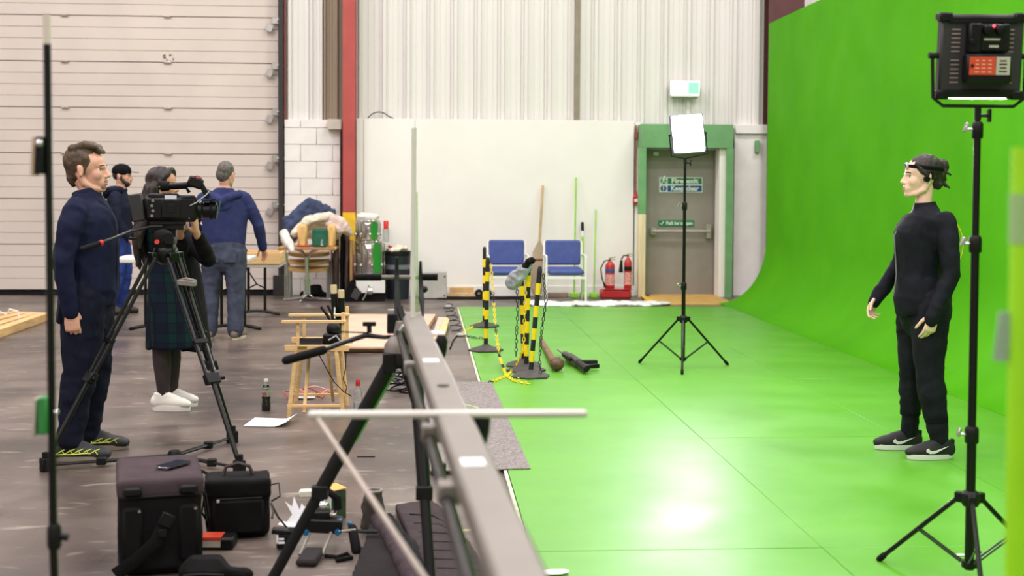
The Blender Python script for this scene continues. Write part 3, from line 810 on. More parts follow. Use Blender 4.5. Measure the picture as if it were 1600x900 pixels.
mb = MB(); mb.box((.135, .118, 1.285), (.045, .01, .022), rot3(0, -.3, -.6)); mb.box((.168, .100, 1.265), (.010, .01, .03), rot3(0, .2, -.6)); obj('chest_badge', mb, mat('badge_grey', '8a8b94', .5), act)
mb = MB(); mb.tube(curve_pts([(-.06, .04, 1.33), (-.11, .04, 1.315), (-.150, .04, 1.24), (-.155, .04, 1.16), (-.12, .04, 1.07), (-.05, .04, 1.01)]), .0045, 8); obj('yellow_cable', mb, mat('yellow_green_cable', 'c8d432', .45, var=0), act)
for a_, b_, r_ in (((.012, .119, .205), (.014, .118, .235), .064), ((.065, -.127, .205), (.066, -.125, .235), .058), ((.046, .083, .70), (.046, .083, .722), .102), ((.070, -.084, .68), (.070, -.084, .70), .096)):
    obj('leg_strap', MB().tube([a_, b_], [(r_, r_)] * 2, 18, ref=(1, 0, 0)), M_BLKC, act)
for (ax, ay, dx) in ((-.012, .135, .04), (.064, -.145, -.03)):
    sh, T2 = shoe(act, (ax, ay, 0), (1, dx), .265, M_SHOEB, M_SOLEW, M_SHOEB, h=.082, w=.043)
    # white swoosh mark on the outer side
    sw = [(.0, .0), (.02, -.010), (.05, -.008), (.125, .030), (.06, .008), (.034, .004), (.018, .010), (.012, .020), (.0, .012)]
    for sd in (-1, 1):
        d = (T2(1, 0, 0) - T2(0, 0, 0)); s_ = (T2(0, 1, 0) - T2(0, 0, 0)) * sd
        M4 = Matrix((-d, (0, 0, 1), s_)).transposed().to_4x4(); M4.translation = T2(.105, sd * .0405, .046)
        obj('swoosh_mark', MB().prism(sw, .006, M4), M_SOLEW, sh, label='white curved tick mark on the side')
    mb = MB(); mb.box(T2(-.066, 0, .085), (.012, .03, .05)); obj('heel_tab', mb, M_SHOEB, sh)

# ---------------------------------------------------------------- camera operator in the tartan dress
g2 = gnd(266, 638)
M_TART = bpy.data.materials.new('green_navy_tartan'); M_TART.use_nodes = True
nt = M_TART.node_tree; N = nt.nodes; L = nt.links; tc = N.new('ShaderNodeTexCoord'); sp = N.new('ShaderNodeSeparateXYZ'); L.new(tc.outputs['Object'], sp.inputs[0])
def stripes(sock, freq, w):
    a = N.new('ShaderNodeMath'); a.operation = 'MULTIPLY'; L.new(sock, a.inputs[0]); a.inputs[1].default_value = freq
    f = N.new('ShaderNodeMath'); f.operation = 'FRACT'; L.new(a.outputs[0], f.inputs[0])
    g = N.new('ShaderNodeMath'); g.operation = 'LESS_THAN'; L.new(f.outputs[0], g.inputs[0]); g.inputs[1].default_value = w; return g.outputs[0]
def mx(f, c1, c2):
    x = N.new('ShaderNodeMix'); x.data_type = 'RGBA'; L.new(f, x.inputs[0])
    for s_, v in ((x.inputs[6], c1), (x.inputs[7], c2)):
        if isinstance(v, str): s_.default_value = (*lin(v), 1)
        else: L.new(v, s_)
    return x.outputs[2]
ad = N.new('ShaderNodeMath'); ad.operation = 'ADD'; L.new(sp.outputs[0], ad.inputs[0]); L.new(sp.outputs[1], ad.inputs[1])
h_ = mx(stripes(sp.outputs[2], 7.5, .5), '10282e', '141a2c'); v_ = mx(stripes(ad.outputs[0], 8, .5), '0f3028', '121728')
x = N.new('ShaderNodeMix'); x.data_type = 'RGBA'; x.inputs[0].default_value = .5; L.new(h_, x.inputs[6]); L.new(v_, x.inputs[7])
c_ = mx(stripes(sp.outputs[2], 15, .10), x.outputs[2], '0e1420'); c_ = mx(stripes(ad.outputs[0], 16, .10), c_, '0e1420')
L.new(c_, N['Principled BSDF'].inputs['Base Color']); N['Principled BSDF'].inputs['Roughness'].default_value = .85; N['Principled BSDF'].inputs['Specular IOR Level'].default_value = .15
OP = dict(
    head=(-.025, -.10, 1.405), hs=.96, fem=True, hyaw=-.30, hpitch=.06, hroll=.0,
    torso=[(.01, .95, .13, .15), (.0, 1.03, .12, .14), (-.02, 1.14, .125, .150), (-.045, 1.23, .115, .165), (-.05, 1.30, .09, .15), (-.045, 1.345, .06, .08), (-.04, 1.39, .05, .055)],
    arms=[dict(p=[(-.03, -.24, 1.265), (.16, -.46, 1.10), (.205, -.76, 1.235)], d=(.3, -.75, .55), n=(.2, .4, 1), t=(-.8, -.2, .3), curl=(.4, .5, .5, .5), cuff=.35, s=1.05),
          dict(p=[(-.03, .10, 1.265), (.30, -.22, 1.02), (.300, -.72, 1.225)], d=(-.05, -.45, .9), n=(-.9, -.2, .1), t=(-.2, -.9, .3), curl=(.6, .7, .8, .8), cuff=.12, s=1.05)],
    legs=[dict(p=[(.0, -.06, .75), (-.045, -.07, .44), (-.025, -.09, .085)], bk=.95), dict(p=[(.02, .06, .75), (.0, .07, .44), (-.005, .09, .085)], bk=.95)],
    skin=M_SKIN3, hairm=M_HAIRD, lip=M_LIP, top='cardigan', topm=M_BLKC, seed=9, slv=.9, ny=-.10)
op, HM3 = person('woman camera operator in tartan dress and white shoes looking into the viewfinder', (g2.x, g2.y, 0), 0, OP)
T = lambda p: HM3 @ (Vector(p) * .96)
mb = MB()    # dress
mb.tube([(.045, -.01, .425), (.035, -.01, .62), (.02, -.01, .85), (.005, -.01, 1.0), (-.01, -.02, 1.12), (-.035, -.04, 1.25), (-.045, -.05, 1.31)],
        [(.205, .20), (.190, .195), (.165, .180), (.140, .160), (.142, .166), (.128, .175), (.085, .11)], 28, ref=(1, 0, 0))
dress = obj('dress', soft_mesh(mb, .011, 2, disp=.014, ds=6, dst=(1.3, 1.3, .25), deci=.6, mats=M_TART, seed=3), None, op)
mb = MB()    # open black coat side
mb.tube([(.17, .03, .40), (.155, .03, .65), (.125, .02, .90), (.10, .0, 1.1), (.03, -.02, 1.28)], [(.10, .17), (.09, .17), (.075, .165), (.07, .16), (.07, .13)], 20, ref=(1, 0, 0))
obj('coat', soft_mesh(mb, .011, 2, disp=.012, ds=6, dst=(1.3, 1.3, .3), deci=.6, mats=M_BLKC, seed=4), None, op)
mb = MB()
for lg in OP['legs']:
    Hh, K, A = [Vector(q) for q in lg['p']]; limb(mb, [Hh, Hh.lerp(K, .6), K, K.lerp(A, .33), K.lerp(A, .8), A], [.088, .078, .062, .062, .045, .038])
obj('tights', soft_mesh(mb, .009, 3, mats=M_TIGHT), None, op)
for (ax, ay, dx) in ((-.035, -.095, -.12), (-.02, .085, -.05)): shoe(op, (ax, ay, 0), (1, dx), .255, M_SHOEW, M_SHOEW, M_SHOEW, h=.10, w=.043, soleh=.034)
mb = MB()
mb.ball(T((-.026, 0, .158)), (.099, .080, .088), 20, 12); mb.ball(T((-.068, 0, .10)), (.05, .070, .085), 16, 10)
for k_, (y, ln, xx) in enumerate(((-.078, .40, -.035), (-.06, .52, -.075), (-.02, .55, -.09), (.03, .55, -.09), (.07, .5, -.07))):
    a = T((xx, y, .10)); mb.tube([a, a + Vector((-.045, -.015, -.15)), a + Vector((-.085, -.03, -.32)), a + Vector((-.085 + .012 * k_, -.04, -ln))], [.036, .034, .030, .012], 9, round_=True)
for y in (-1, 1): mb.tube([T((.05, y * .02, .228)), T((.045, y * .055, .19)), T((.015, y * .074, .14)), T((-.02, y * .074, .10))], [.018, .020, .016, .014], 8, round_=True)
hair_piece(op, mb, M_HAIRD, 'long_hair', 5, .009, .009, (1, 1, .4), 24)

# ---------------------------------------------------------------- man in blue hoodie seen from behind at the table
g3 = gnd(350, 530)
HO = dict(
    head=(.045, -.01, 1.505), hs=1.04, hyaw=-.35, hpitch=.16,
    torso=[(.03, .93, .132, .200), (.03, .99, .140, .208), (.03, 1.08, .140, .215), (.03, 1.24, .145, .235), (.03, 1.37, .125, .225), (.035, 1.44, .085, .15), (.04, 1.49, .07, .08)],
    arms=[dict(p=[(.03, -.215, 1.39), (.09, -.325, 1.13), (.23, -.345, .905)], d=(.5, -.15, -.8), n=(.5, .6, -.2), t=(.5, .8, .1), curl=(.3, .3, .4, .4)),
          dict(p=[(.03, .215, 1.39), (.10, .31, 1.13), (.30, .23, .98)], d=(.9, -.1, -.4), n=(0, -.4, -1), t=(.2, -1, 0))],
    legs=[dict(p=[(.02, -.10, .88), (.025, -.115, .47), (-.01, -.115, .09)], r=(.125, .110, .086, .086, .080, .080)),
          dict(p=[(.02, .10, .88), (.03, .135, .47), (.03, .15, .09)], r=(.125, .110, .086, .086, .080, .080))],
    hips=[(.010, .80, .14, .19), (.015, .90, .14, .195), (.025, .98, .13, .185)],
    skin=M_SKIN, hairm=M_HAIRG, lip=M_LIP, top='hoodie', topm=M_HOOD, trousers='jeans', legm=M_DENIM, seed=12, vox=.007)
ho, HM4 = person('man in blue hoodie and faded jeans seen from behind at the folding tables', (g3.x, g3.y, 0), PI / 2 - .05, HO)
T = lambda p: HM4 @ (Vector(p) * 1.04)
mb = MB(); mb.ball(T((-.024, 0, .158)), (.103, .083, .090), 18, 12); mb.ball(T((-.068, 0, .11)), (.050, .070, .075), 14, 10)
hair_piece(ho, mb, M_HAIRG, seed=7, disp=.004)
mb = MB(); mb.tube([(.08, .155, 1.44), (-.02, .15, 1.43), (-.10, .06, 1.40), (-.115, 0, 1.36), (-.10, -.06, 1.40), (-.02, -.15, 1.43), (.08, -.155, 1.44)], [(.035, .04), (.04, .045), (.045, .05), (.05, .06), (.045, .05), (.04, .045), (.035, .04)], 12, ref=(0, 0, 1), round_=True)
mb.ball((-.09, 0, 1.33), (.045, .10, .075))
obj('hood', soft_mesh(mb, .010, 2, disp=.008, ds=9, mats=M_HOOD, seed=2), None, ho)
mb = MB(); mb.tube([(.027, 0, .925), (.029, 0, .975)], [(.138, .206), (.141, .210)], 24, ref=(1, 0, 0)); obj('waistband', mb, M_HOOD, ho)
for y in (-.085, .085):
    mb = MB(); mb.box((-.119, y, .83), (.012, .12, .13), rot3(0, .06, 0), bev=.004); obj('back_pocket', mb, M_DENIM, ho)
for (ax, ay, dx) in ((-.01, -.12, -.2), (.03, .155, .25)): shoe(ho, (ax, ay, 0), (1, dx), .29, mat('tan_shoe', '6e6252', .6), mat('cream_sole', 'cdc3b0', .6), None, h=.085, w=.05)

# ---------------------------------------------------------------- bearded man in a black cap, far back
g4 = gnd(178, 491)
CA = dict(
    head=(.10, 0, 1.505), hs=1.04, hyaw=-.15, hpitch=.05,
    torso=[(.05, .86, .125, .18), (.06, .95, .14, .19), (.07, 1.1, .14, .20), (.07, 1.25, .15, .215), (.06, 1.37, .125, .20), (.07, 1.44, .085, .13), (.085, 1.49, .07, .08)],
    arms=[dict(p=[(.06, -.20, 1.38), (.09, -.26, 1.10), (.20, -.22, .93)], d=(.6, .1, -.6), n=(0, 1, 0), t=(.5, 0, .8)),
          dict(p=[(.06, .20, 1.38), (.08, .25, 1.10), (.20, .2, .95)], d=(.6, 0, -.6), n=(0, -1, 0), t=(.5, 0, .8))],
    legs=[dict(p=[(.04, -.09, .90), (.06, -.11, .48), (-.04, -.12, .09)], r=(.115, .10, .078, .078, .068, .068)),
          dict(p=[(.06, .09, .90), (.12, .11, .48), (.04, .14, .09)], r=(.115, .10, .078, .078, .068, .068))],
    hips=[(.03, .82, .13, .17), (.035, .92, .135, .175), (.05, 1.0, .13, .17)],
    skin=M_SKIN, hairm=M_HAIRD, lip=M_LIP, top='hooded_top', topm=M_HOODD, trousers='jeans', legm=M_DENIMB, seed=15, vox=.008)
ca, HM5 = person('bearded man in black cap and dark hooded top standing by the loading door', (g4.x, g4.y, 0), .05, CA)
T = lambda p: HM5 @ (Vector(p) * 1.04)
mb = MB(); mb.ball(T((.055, 0, .030)), (.044, .052, .042)); [mb.tube([T((.004, y * .066, .11)), T((.012, y * .062, .07)), T((.035, y * .052, .045)), T((.06, y * .03, .03))], [.014, .016, .018, .02], 8, round_=True) for y in (-1, 1)]; mb.ball(T((.025, .0, .055)), (.035, .066, .05)); mb.tube([T((.098, -.022, .062)), T((.106, 0, .066)), T((.098, .022, .062))], .006, 8)
hair_piece(ca, mb, M_HAIRD, 'beard', 4, .004)
mb = MB(); mb.ball(T((-.06, 0, .12)), (.055, .074, .06)); hair_piece(ca, mb, M_HAIRD, 'hair', 4, .004)
mb = MB(); mb.ball(T((-.012, 0, .168)), (.114, .090, .088), 20, 12)
mb.loft([[T((.07, y, .158)) for y in (-.07, -.035, 0, .035, .07)] + [T((.07, y, .166)) for y in (.07, .035, 0, -.035, -.07)], [T((.185 - 9 * y * y, y, .158)) for y in (-.06, -.03, 0, .03, .06)] + [T((.185 - 9 * y * y, y, .165)) for y in (.06, .03, 0, -.03, -.06)]])
obj('cap', mb, M_BLKC, ca)
mb = MB(); mb.tube([(.10, .12, 1.46), (0, .13, 1.46), (-.07, .06, 1.43), (-.08, 0, 1.40), (-.07, -.06, 1.43), (0, -.13, 1.46), (.10, -.12, 1.46)], .045, 10, round_=True)
obj('hood', soft_mesh(mb, .010, 2, disp=.006, ds=9, mats=M_HOODD, seed=2), None, ca)
for (ax, ay, dx) in ((-.04, -.12, 0), (.04, .14, 0)): shoe(ca, (ax, ay, 0), (1, dx), .29, mat('brown_boot', '3a312b', .6), M_RUBBER, None, h=.10, w=.05)
# ================================================================ FOREGROUND AND CAMERA GEAR
M_CHROME = mat('chrome', 'c9c9c9', .18, .95, var=0)
M_ALU = mat('brushed_aluminium', '7f7972', .5, .3, var=.05)
M_ALUW = mat('pale_tube', 'd3d0c8', .4, .1, var=.03)
M_REDP = mat('red_plastic', 'b4242a', .4, var=.05)
M_FABB = mat('black_bag_nylon', '121112', .8, var=.15, vs=12, bump=.25, bs=240, spec=.15)
M_FABP = mat('faded_bag_top', '42373b', .85, var=.12, vs=9, bump=.25, bs=240, spec=.15)
M_GLASS = mat('lens_glass', '10181a', .05, var=0, coat=1)
M_PAPER = mat('paper', 'eeeef2', .7, var=.01)
M_ORANGE = mat('orange_label', 'd2492f', .45, var=.04)
M_GREYL = mat('grey_label', 'b5b0a2', .5, var=.04)
def L_(root, p): return Vector(p) - root.location

# ---- big video tripod
gA, gB, gC = gnd(72, 736), gnd(374, 740), gnd(363, 692)
YT = 7.6
hub = at(259, 398, YT)
ctr = (gA + gB + gC) / 3
trp = thing('video_tripod', 'tall black video tripod with floor spreader and fluid head under the video camera', 'tripod', (ctr.x, ctr.y, 0))
H = L_(trp, hub)
mb = MB(); mb.lathe([(.030, -.055), (.060, -.03), (.068, .0), (.068, .03), (.058, .045)], H, 20); obj('bowl', mb, M_BLACKM, trp)
mb = MB()
for p in (gA, gB, gC):
    d = (L_(trp, p) - H); d.z = 0; d.normalize(); mb.box(H + d * .065 + Vector((0, 0, -.01)), (.07, .06, .05), rot3(0, 0, math.atan2(d.y, d.x)))
obj('leg_crown', mb, M_BLACKM, trp)
for gi, p in enumerate((gA, gB, gC)):
    F = L_(trp, p); d = Vector((F.x - H.x, F.y - H.y, 0)).normalized(); sd = Vector((-d.y, d.x, 0))
    top = H + d * .08 + Vector((0, 0, -.015)); F2 = F + Vector((0, 0, .05)); mid = top.lerp(F2, .50); low = top.lerp(F2, .60)
    mb = MB()
    for s_ in (-1, 1): mb.tube([top + sd * .036 * s_, mid + sd * .028 * s_, low + sd * .024 * s_], .0115, 8)
    lg = obj('leg', mb, M_BLACKM, trp)
    mb = MB(); ax = (F2 - top).normalized(); Mq = ax.to_track_quat('Z', 'Y').to_matrix()
    mb.box(low, (.085, .040, .06), Mq); obj('leg_bridge', MB().box(top.lerp(F2, .42), (.085, .030, .03), Mq), M_BLACK, lg); mb.cyl(low + sd * .03, low + sd * .075, .012); obj('leg_clamp', mb, M_BLACK, lg)
    mb = MB(); mb.tube([low, F2], .0135, 10); obj('lower_tube', mb, M_BLACKM, lg)
    mb = MB(); mb.box(F + Vector((0, 0, .035)), (.055, .05, .07), rot3(0, 0, math.atan2(d.y, d.x))); mb.cyl(F + Vector((0, 0, .07)), F + Vector((0, 0, .10)), .02); obj('foot', mb, M_RUBBER, lg)
    mb = MB(); cc = Vector((0, 0, .035)); e = F + Vector((0, 0, .03)) - d * .02 + (F.normalized() * .05)
    mb.tube([cc, cc.lerp(e, .55)], [(.011, .016)] * 2, 8, ref=(0, 0, 1)); mb.tube([cc.lerp(e, .5), e], [(.008, .012)] * 2, 8, ref=(0, 0, 1)); mb.box(cc.lerp(e, .55), (.05, .04, .04)); obj('spreader_arm', mb, M_BLACK, trp)
mb = MB(); mb.lathe([(.04, 0), (.045, .02), (.03, .05)], (0, 0, .012), 14); obj('spreader_hub', mb, M_BLACK, trp)
mb = MB(); q = at(292, 442, YT - .12); mb.box(L_(trp, q), (.10, .07, .03), rot3(0, .1, 0)); mb.tube([L_(trp, q) + Vector((-.05, 0, .01)), L_(trp, q) + Vector((.0, -.02, .025)), L_(trp, q) + Vector((.05, 0, .01))], .008, 8); obj('mid_spreader', mb, M_ALU, trp, label='silver grey mid level leg bracket')
hd = obj('fluid_head', MB().lathe([(.045, -.06), (.062, -.05), (.062, .05), (.045, .06)], H + Vector((-.005, 0, .085)), 20, rot3(PI / 2, 0, 0)), M_BLACK, trp)
mb = MB(); mb.box(H + Vector((.0, 0, .045)), (.10, .10, .04)); mb.box(H + Vector((.02, 0, .155)), (.17, .07, .028)); mb.box(H + Vector((.03, 0, .125)), (.06, .05, .05)); obj('head_plate', mb, M_BLACKM, hd)
mb = MB(); mb.lathe([(.014, 0), (.013, .012)], H + Vector((-.035, -.062, .075)), 12, rot3(PI / 2)); obj('red_button', mb, mat('red_glow_button', 'd84a44', .3, var=0), hd, label='small red button')
mb = MB(); mb.lathe([(.030, 0), (.034, .02), (.028, .03)], H + Vector((.03, -.055, .09)), 14, rot3(PI / 2)); obj('drag_dial', mb, M_BLACKM, hd)
mb = MB(); pts = [L_(trp, at(a, b, YT - .1 - c)) for a, b, c in ((253, 354, 0), (236, 354, .03), (205, 361, .12), (176, 373, .22), (158, 379, .28))]
ph = obj('pan_handle', MB().tube(pts, .0085, 8), M_BLACKM, trp)
g_ = [L_(trp, at(a, b, YT - .1 - c)) for a, b, c in ((159, 379, .28), (129, 389, .37))]
obj('grip', MB().tube(g_, .0145, 10, round_=True), M_RUBBER, ph); obj('red_ring', MB().tube([g_[0] + Vector((.004, 0, -.001)), g_[0] + (g_[1] - g_[0]) * .12], .0165, 12), M_REDP, ph)
mb = MB(); q = L_(trp, at(207, 371, YT - .22)); mb.tube([q + Vector((0, 0, .025)), q], .006); mb.ball(q + Vector((0, 0, -.005)), (.024, .018, .010)); obj('handle_knob', mb, M_BLACK, ph)

# ---- video camera on the tripod
cb = at(262, 350, YT)
vc = thing('video_camera', 'black shoulder video camera with viewfinder and lens mounted on the tripod', 'camera', (cb.x, cb.y, cb.z + .002), .14)
mb = MB(); mb.box((0.02, 0, .085), (.30, .13, .15), bev=.025); mb.box((-.02, 0, .155), (.17, .11, .03), bev=.01); mb.box((.0, 0, .005), (.2, .09, .02)); body = obj('camera_body', mb, M_BLACK, vc)
mb = MB(); mb.box((-.165, 0, .09), (.075, .125, .155), rot3(0, -.14, 0), bev=.008); obj('battery', mb, mat('battery_grey', '2a2828', .6, var=.06), vc)
mb = MB(); mb.box((.02, -.068, .085), (.10, .012, .10), bev=.004); mb.box((.02, -.075, .085), (.045, .008, .045)); obj('side_panel', mb, M_BLACKM, body)
for i in range(4):
    obj('side_button', MB().lathe([(.009, 0), (.008, .006)], (-.082 + .006 * (i % 2), -.066, .045 + .028 * i), 10, rot3(PI / 2)), M_ALU, body)
obj('display', MB().box((.02, -.068, .148), (.065, .01, .022)), mat('pale_display', 'c6cdd8', .3, var=0), body, label='pale grey status display')
mb = MB(); mb.lathe([(.052, 0), (.056, .02), (.045, .03), (.045, .07), (.050, .075), (.050, .10), (.040, .105)], (.165, 0, .075), 20, rot3(0, PI / 2, 0)); ln = obj('lens', mb, M_BLACKM, vc)
mb = MB(); mb.lathe([(.040, 0), (.036, .006), (.01, .008)], (.268, 0, .075), 18, rot3(0, PI / 2, 0)); obj('lens_glass', mb, M_GLASS, ln)
mb = MB(); mb.lathe([(.0515, 0), (.0515, .012)], (.232, 0, .075), 20, rot3(0, PI / 2, 0)); obj('focus_ring', mb, M_RUBBER, ln)
mb = MB(); mb.box((.232, -.02, .135), (.075, .10, .006), rot3(0, -.18, 0)); obj('lens_flap', mb, M_BLACK, vc)
mb = MB(); mb.box((.285, -.01, .095), (.006, .05, .065), rot3(0, .15, 0)); obj('filter', mb, mat('lens_reflection_green', '1f6b3a', .1, var=0, coat=.6), vc, label='green pane imitating the reflection in the lens')  # added green pane stands in for the green reflected in the lens
mb = MB(); mb.tube([(-.05, 0, .165), (-.05, 0, .20), (.10, 0, .205), (.12, 0, .175)], .010, 8); obj('top_handle', mb, M_BLACK, vc)
mb = MB(); mb.tube([(.01, -.03, .212), (.14, -.05, .222)], .016, 10); mb.box((.155, -.05, .232), (.085, .075, .06), rot3(0, .35, 0), bev=.01); mb.box((.205, -.05, .185), (.03, .05, .08), rot3(0, -.5, 0)); vf = obj('viewfinder', mb, M_BLACK, vc)
mb = MB(); mb.tube([(.01, -.03, .212), (-.03, -.02, .210)], [.026, .030], 14); obj('eyecup', mb, M_RUBBER, vf)
mb = MB(); mb.tube([(.13, -.075, .262), (.165, -.075, .268), (.19, -.075, .255)], .004, 6); obj('red_strip', mb, M_REDP, vf)
mb = MB(); mb.tube([(.205, -.06, .2), (.235, -.06, .19), (.215, -.08, .165), (.16, -.075, .12), (.12, -.06, .10), (.12, -.06, .03)], .004, 6); obj('cable', mb, mat('pale_cable', 'a8a8a4', .5), vc)

# ---- light stands with LED panels
def light_stand(name, label, base, top, hubz, r_leg, a0, R1=.0165, sections=(), grp=None, yb=.0):
    st = thing(name, label, 'light stand', (base.x, base.y, yb), 0, grp)
    zt = top - yb
    for i in range(3):
        a = a0 + i * 2 * PI / 3; d = Vector((math.sin(a), math.cos(a), 0))
        f = d * r_leg + Vector((0, 0, .008)); h = d * .045 + Vector((0, 0, hubz))
        lg = obj('leg', MB().tube([h, f], .0095, 8, round_=True), M_BLACKM, st)
        obj('foot_cap', MB().tube([f + (h - f) * .06, f], .013, 8, round_=True), M_RUBBER, lg)
        m_ = h.lerp(f, .50); mb = MB(); sd = Vector((-d.y, d.x, 0)) * .010
        for s_ in (-1, 1): mb.tube([m_ + sd * s_, d * .03 + sd * s_ + Vector((0, 0, hubz * .14 + .02))], .004, 6)
        obj('brace', mb, M_BLACKM, st)
    mb = MB(); mb.lathe([(.028, -.03), (.034, -.02), (.034, .02), (.024, .03)], (0, 0, hubz), 16)
    for i in range(3):
        a = a0 + i * 2 * PI / 3; mb.box((math.sin(a) * .04, math.cos(a) * .04, hubz), (.03, .04, .04), rot3(0, 0, -a))
    obj('leg_collar', mb, M_BLACK, st)
    obj('lower_collar', MB().lathe([(.03, -.012), (.03, .012)], (0, 0, hubz * .14 + .015), 14), M_BLACK, st)
    zs_ = [hubz * .12] + list(sections) + [zt]
    for i in range(len(zs_) - 1):
        rr = R1 - .0026 * i
        obj('tube', MB().cyl((0, 0, zs_[i]), (0, 0, zs_[i + 1]), rr, seg=14), M_BLACKM, st)
        if i < len(zs_) - 2:
            c = obj('section_collar', MB().lathe([(rr + .004, -.035), (rr + .008, -.03), (rr + .008, .02), (rr + .002, .03)], (0, 0, zs_[i + 1]), 14), M_BLACK, st)
            mb = MB(); mb.cyl((-rr, 0, zs_[i + 1]), (-rr - .03, 0, zs_[i + 1]), .006); mb.box((-rr - .032, 0, zs_[i + 1] + .008), (.012, .018, .035), rot3(0, .3, 0)); obj('knob', mb, M_CHROME, c)
    mb = MB(); mb.cyl((0, 0, zt - .05), (0, 0, zt), .013); mb.cyl((.012, 0, zt - .035), (.04, 0, zt - .035), .007); mb.box((.045, 0, zt - .035), (.012, .02, .05)); obj('spigot', mb, M_BLACK, st)
    return st
YL = 4.95
bR = Vector((at(1516, 800, YL).x, YL, 0))
ztR = at(1528, 166, YL).z
light_stand('light_stand', 'tall black light stand nearest the viewer holding the dark LED panel with red battery', bR, ztR, at(1516, 786, YL).z, .37, R(75), sections=(at(1520, 686, YL).z, at(1522, 388, YL).z, at(1525, 210, YL).z), R1=.0185, yb=.0185)
# back of the near panel; local front is +Y
pc = at(1530, 88, YL)
W_, H_ = .315, .315
lp = thing('led_panel', 'LED panel seen from behind with red battery, held on the tall near stand', 'light panel', (bR.x, YL, ztR + .0))
dz = pc.z - ztR
TL = rot3(.10, 0, -.05)
def tl(p): return TL @ Vector(p) + Vector((pc.x - bR.x, 0, dz))
mb = MB(); mb.box(tl((0, 0, 0)), (W_, .05, H_), TL, bev=.008); 
hs_ = obj('housing', mb, mat('panel_housing', '2c2a2d', .5, var=.06), lp)
mb = MB()
for sx in (-1, 1):
    for sz in (-1, 1): mb = MB(); mb.box(tl((sx * W_ / 2 - sx * .015, -.004, sz * H_ / 2 - sz * .012)), (.05, .062, .035), TL, bev=.006); obj('corner_guard', mb, M_BLACK, hs_)
for sz in (-1, 1): obj('edge_rail', MB().box(tl((0, -.028, sz * (H_ / 2 - .022))), (W_ - .05, .012, .022), TL), M_BLACK, hs_)
em = mat('led_diffuser', 'ffffff', .5, var=0, emis=30)
obj('diffuser', MB().box(tl((0, .034, -.004)), (W_ - .05, .02, H_ + .0), TL, bev=.003), em, lp)
for sx in (-1, 1):
    for i in range(13):
        if i == 6: continue
        mb = MB(); mb.box(tl((sx * .102, -.026, -.098 + .0165 * i)), (.032, .004, .005), TL, bev=0); obj('vent_slot', mb, mat('vent_pink', '8d7678', .5, var=0), hs_)
mb = MB(); mb.box(tl((.012, -.045, .068)), (.155, .045, .105), TL, bev=.006); mb.box(tl((-.042, -.05, .0675)), (.045, .045, .11), TL, bev=.005); cbx = obj('control_box', mb, M_BLACK, lp)
for x in (.0, .048): obj('dial', MB().lathe([(.019, 0), (.017, .018), (.012, .02)], tl((x, -.067, .098)), 18, TL @ rot3(PI / 2)), M_BLACKM, cbx)
obj('power_lamp', MB().ball(tl((.024, -.070, .112)), .006), mat('red_lamp', 'ff5060', .3, var=0, emis=1.5), cbx)
mb = MB(); mb.box(tl((.02, -.069, .063)), (.06, .003, .008), TL, bev=0); mb.box(tl((.028, -.069, .037)), (.035, .003, .009), TL, bev=0); obj('print_mark', mb, M_GREYL, cbx, kind='stuff')
obj('toggle', MB().box(tl((-.052, -.074, .055)), (.02, .012, .022), TL), M_BLACKM, cbx)
bt = obj('battery', MB().box(tl((.012, -.055, -.045)), (.172, .06, .11), TL, bev=.008), M_BLACK, lp)
obj('red_label', MB().box(tl((-.017, -.086, -.035)), (.098, .003, .068), TL, bev=0), M_ORANGE, bt, label='orange red battery label')
obj('grey_label', MB().box(tl((.06, -.086, -.035)), (.052, .003, .068), TL, bev=0), M_GREYL, bt, label='pale grey battery label')
mb = MB(); rnd = random.Random(2)
for k in range(3):
    for j in range(4): mb.box(tl((-.038 + .024 * k, -.088, -.058 + .014 * j)), (.010 + .006 * rnd.random(), .002, .005), TL, bev=0)
obj('label_print', mb, mat('label_print_pale', 'e2a08c', .5, var=0), bt, kind='stuff')
mb = MB(); mb.box(tl((-.056, -.088, -.035)), (.010, .003, .012), TL, bev=0)
for j in range(4): mb.box(tl((.06, -.088, -.055 + .013 * j)), (.03 - .006 * (j % 2), .002, .004), TL, bev=0)
obj('label_print', mb, M_BLACK, bt, kind='stuff')
yk = [tl((-W_ / 2 - .02, 0, .0)), tl((-W_ / 2 - .02, 0, -.02)), Vector((-W_ / 2 + pc.x - bR.x - .02, 0, .03)), Vector((-W_ / 2 + pc.x - bR.x + .02, 0, .0)), Vector((0, 0, .0)), Vector((W_ / 2 + pc.x - bR.x - .02, 0, .0)), Vector((W_ / 2 + pc.x - bR.x + .02, 0, .03)), tl((W_ / 2 + .02, 0, -.02)), tl((W_ / 2 + .02, 0, 0))]
obj('yoke', MB().tube(yk, .007, 8), M_BLACKM, lp)
for sx in (-1, 1): obj('yoke_knob', MB().cyl(tl((sx * W_ / 2, 0, .002)), tl((sx * (W_ / 2 + .035), 0, .002)), .012), M_BLACK, lp)
mb = MB(); mb.cyl((0, 0, -.0), (0, 0, -.012), .011); obj('socket', mb, M_BLACK, lp)

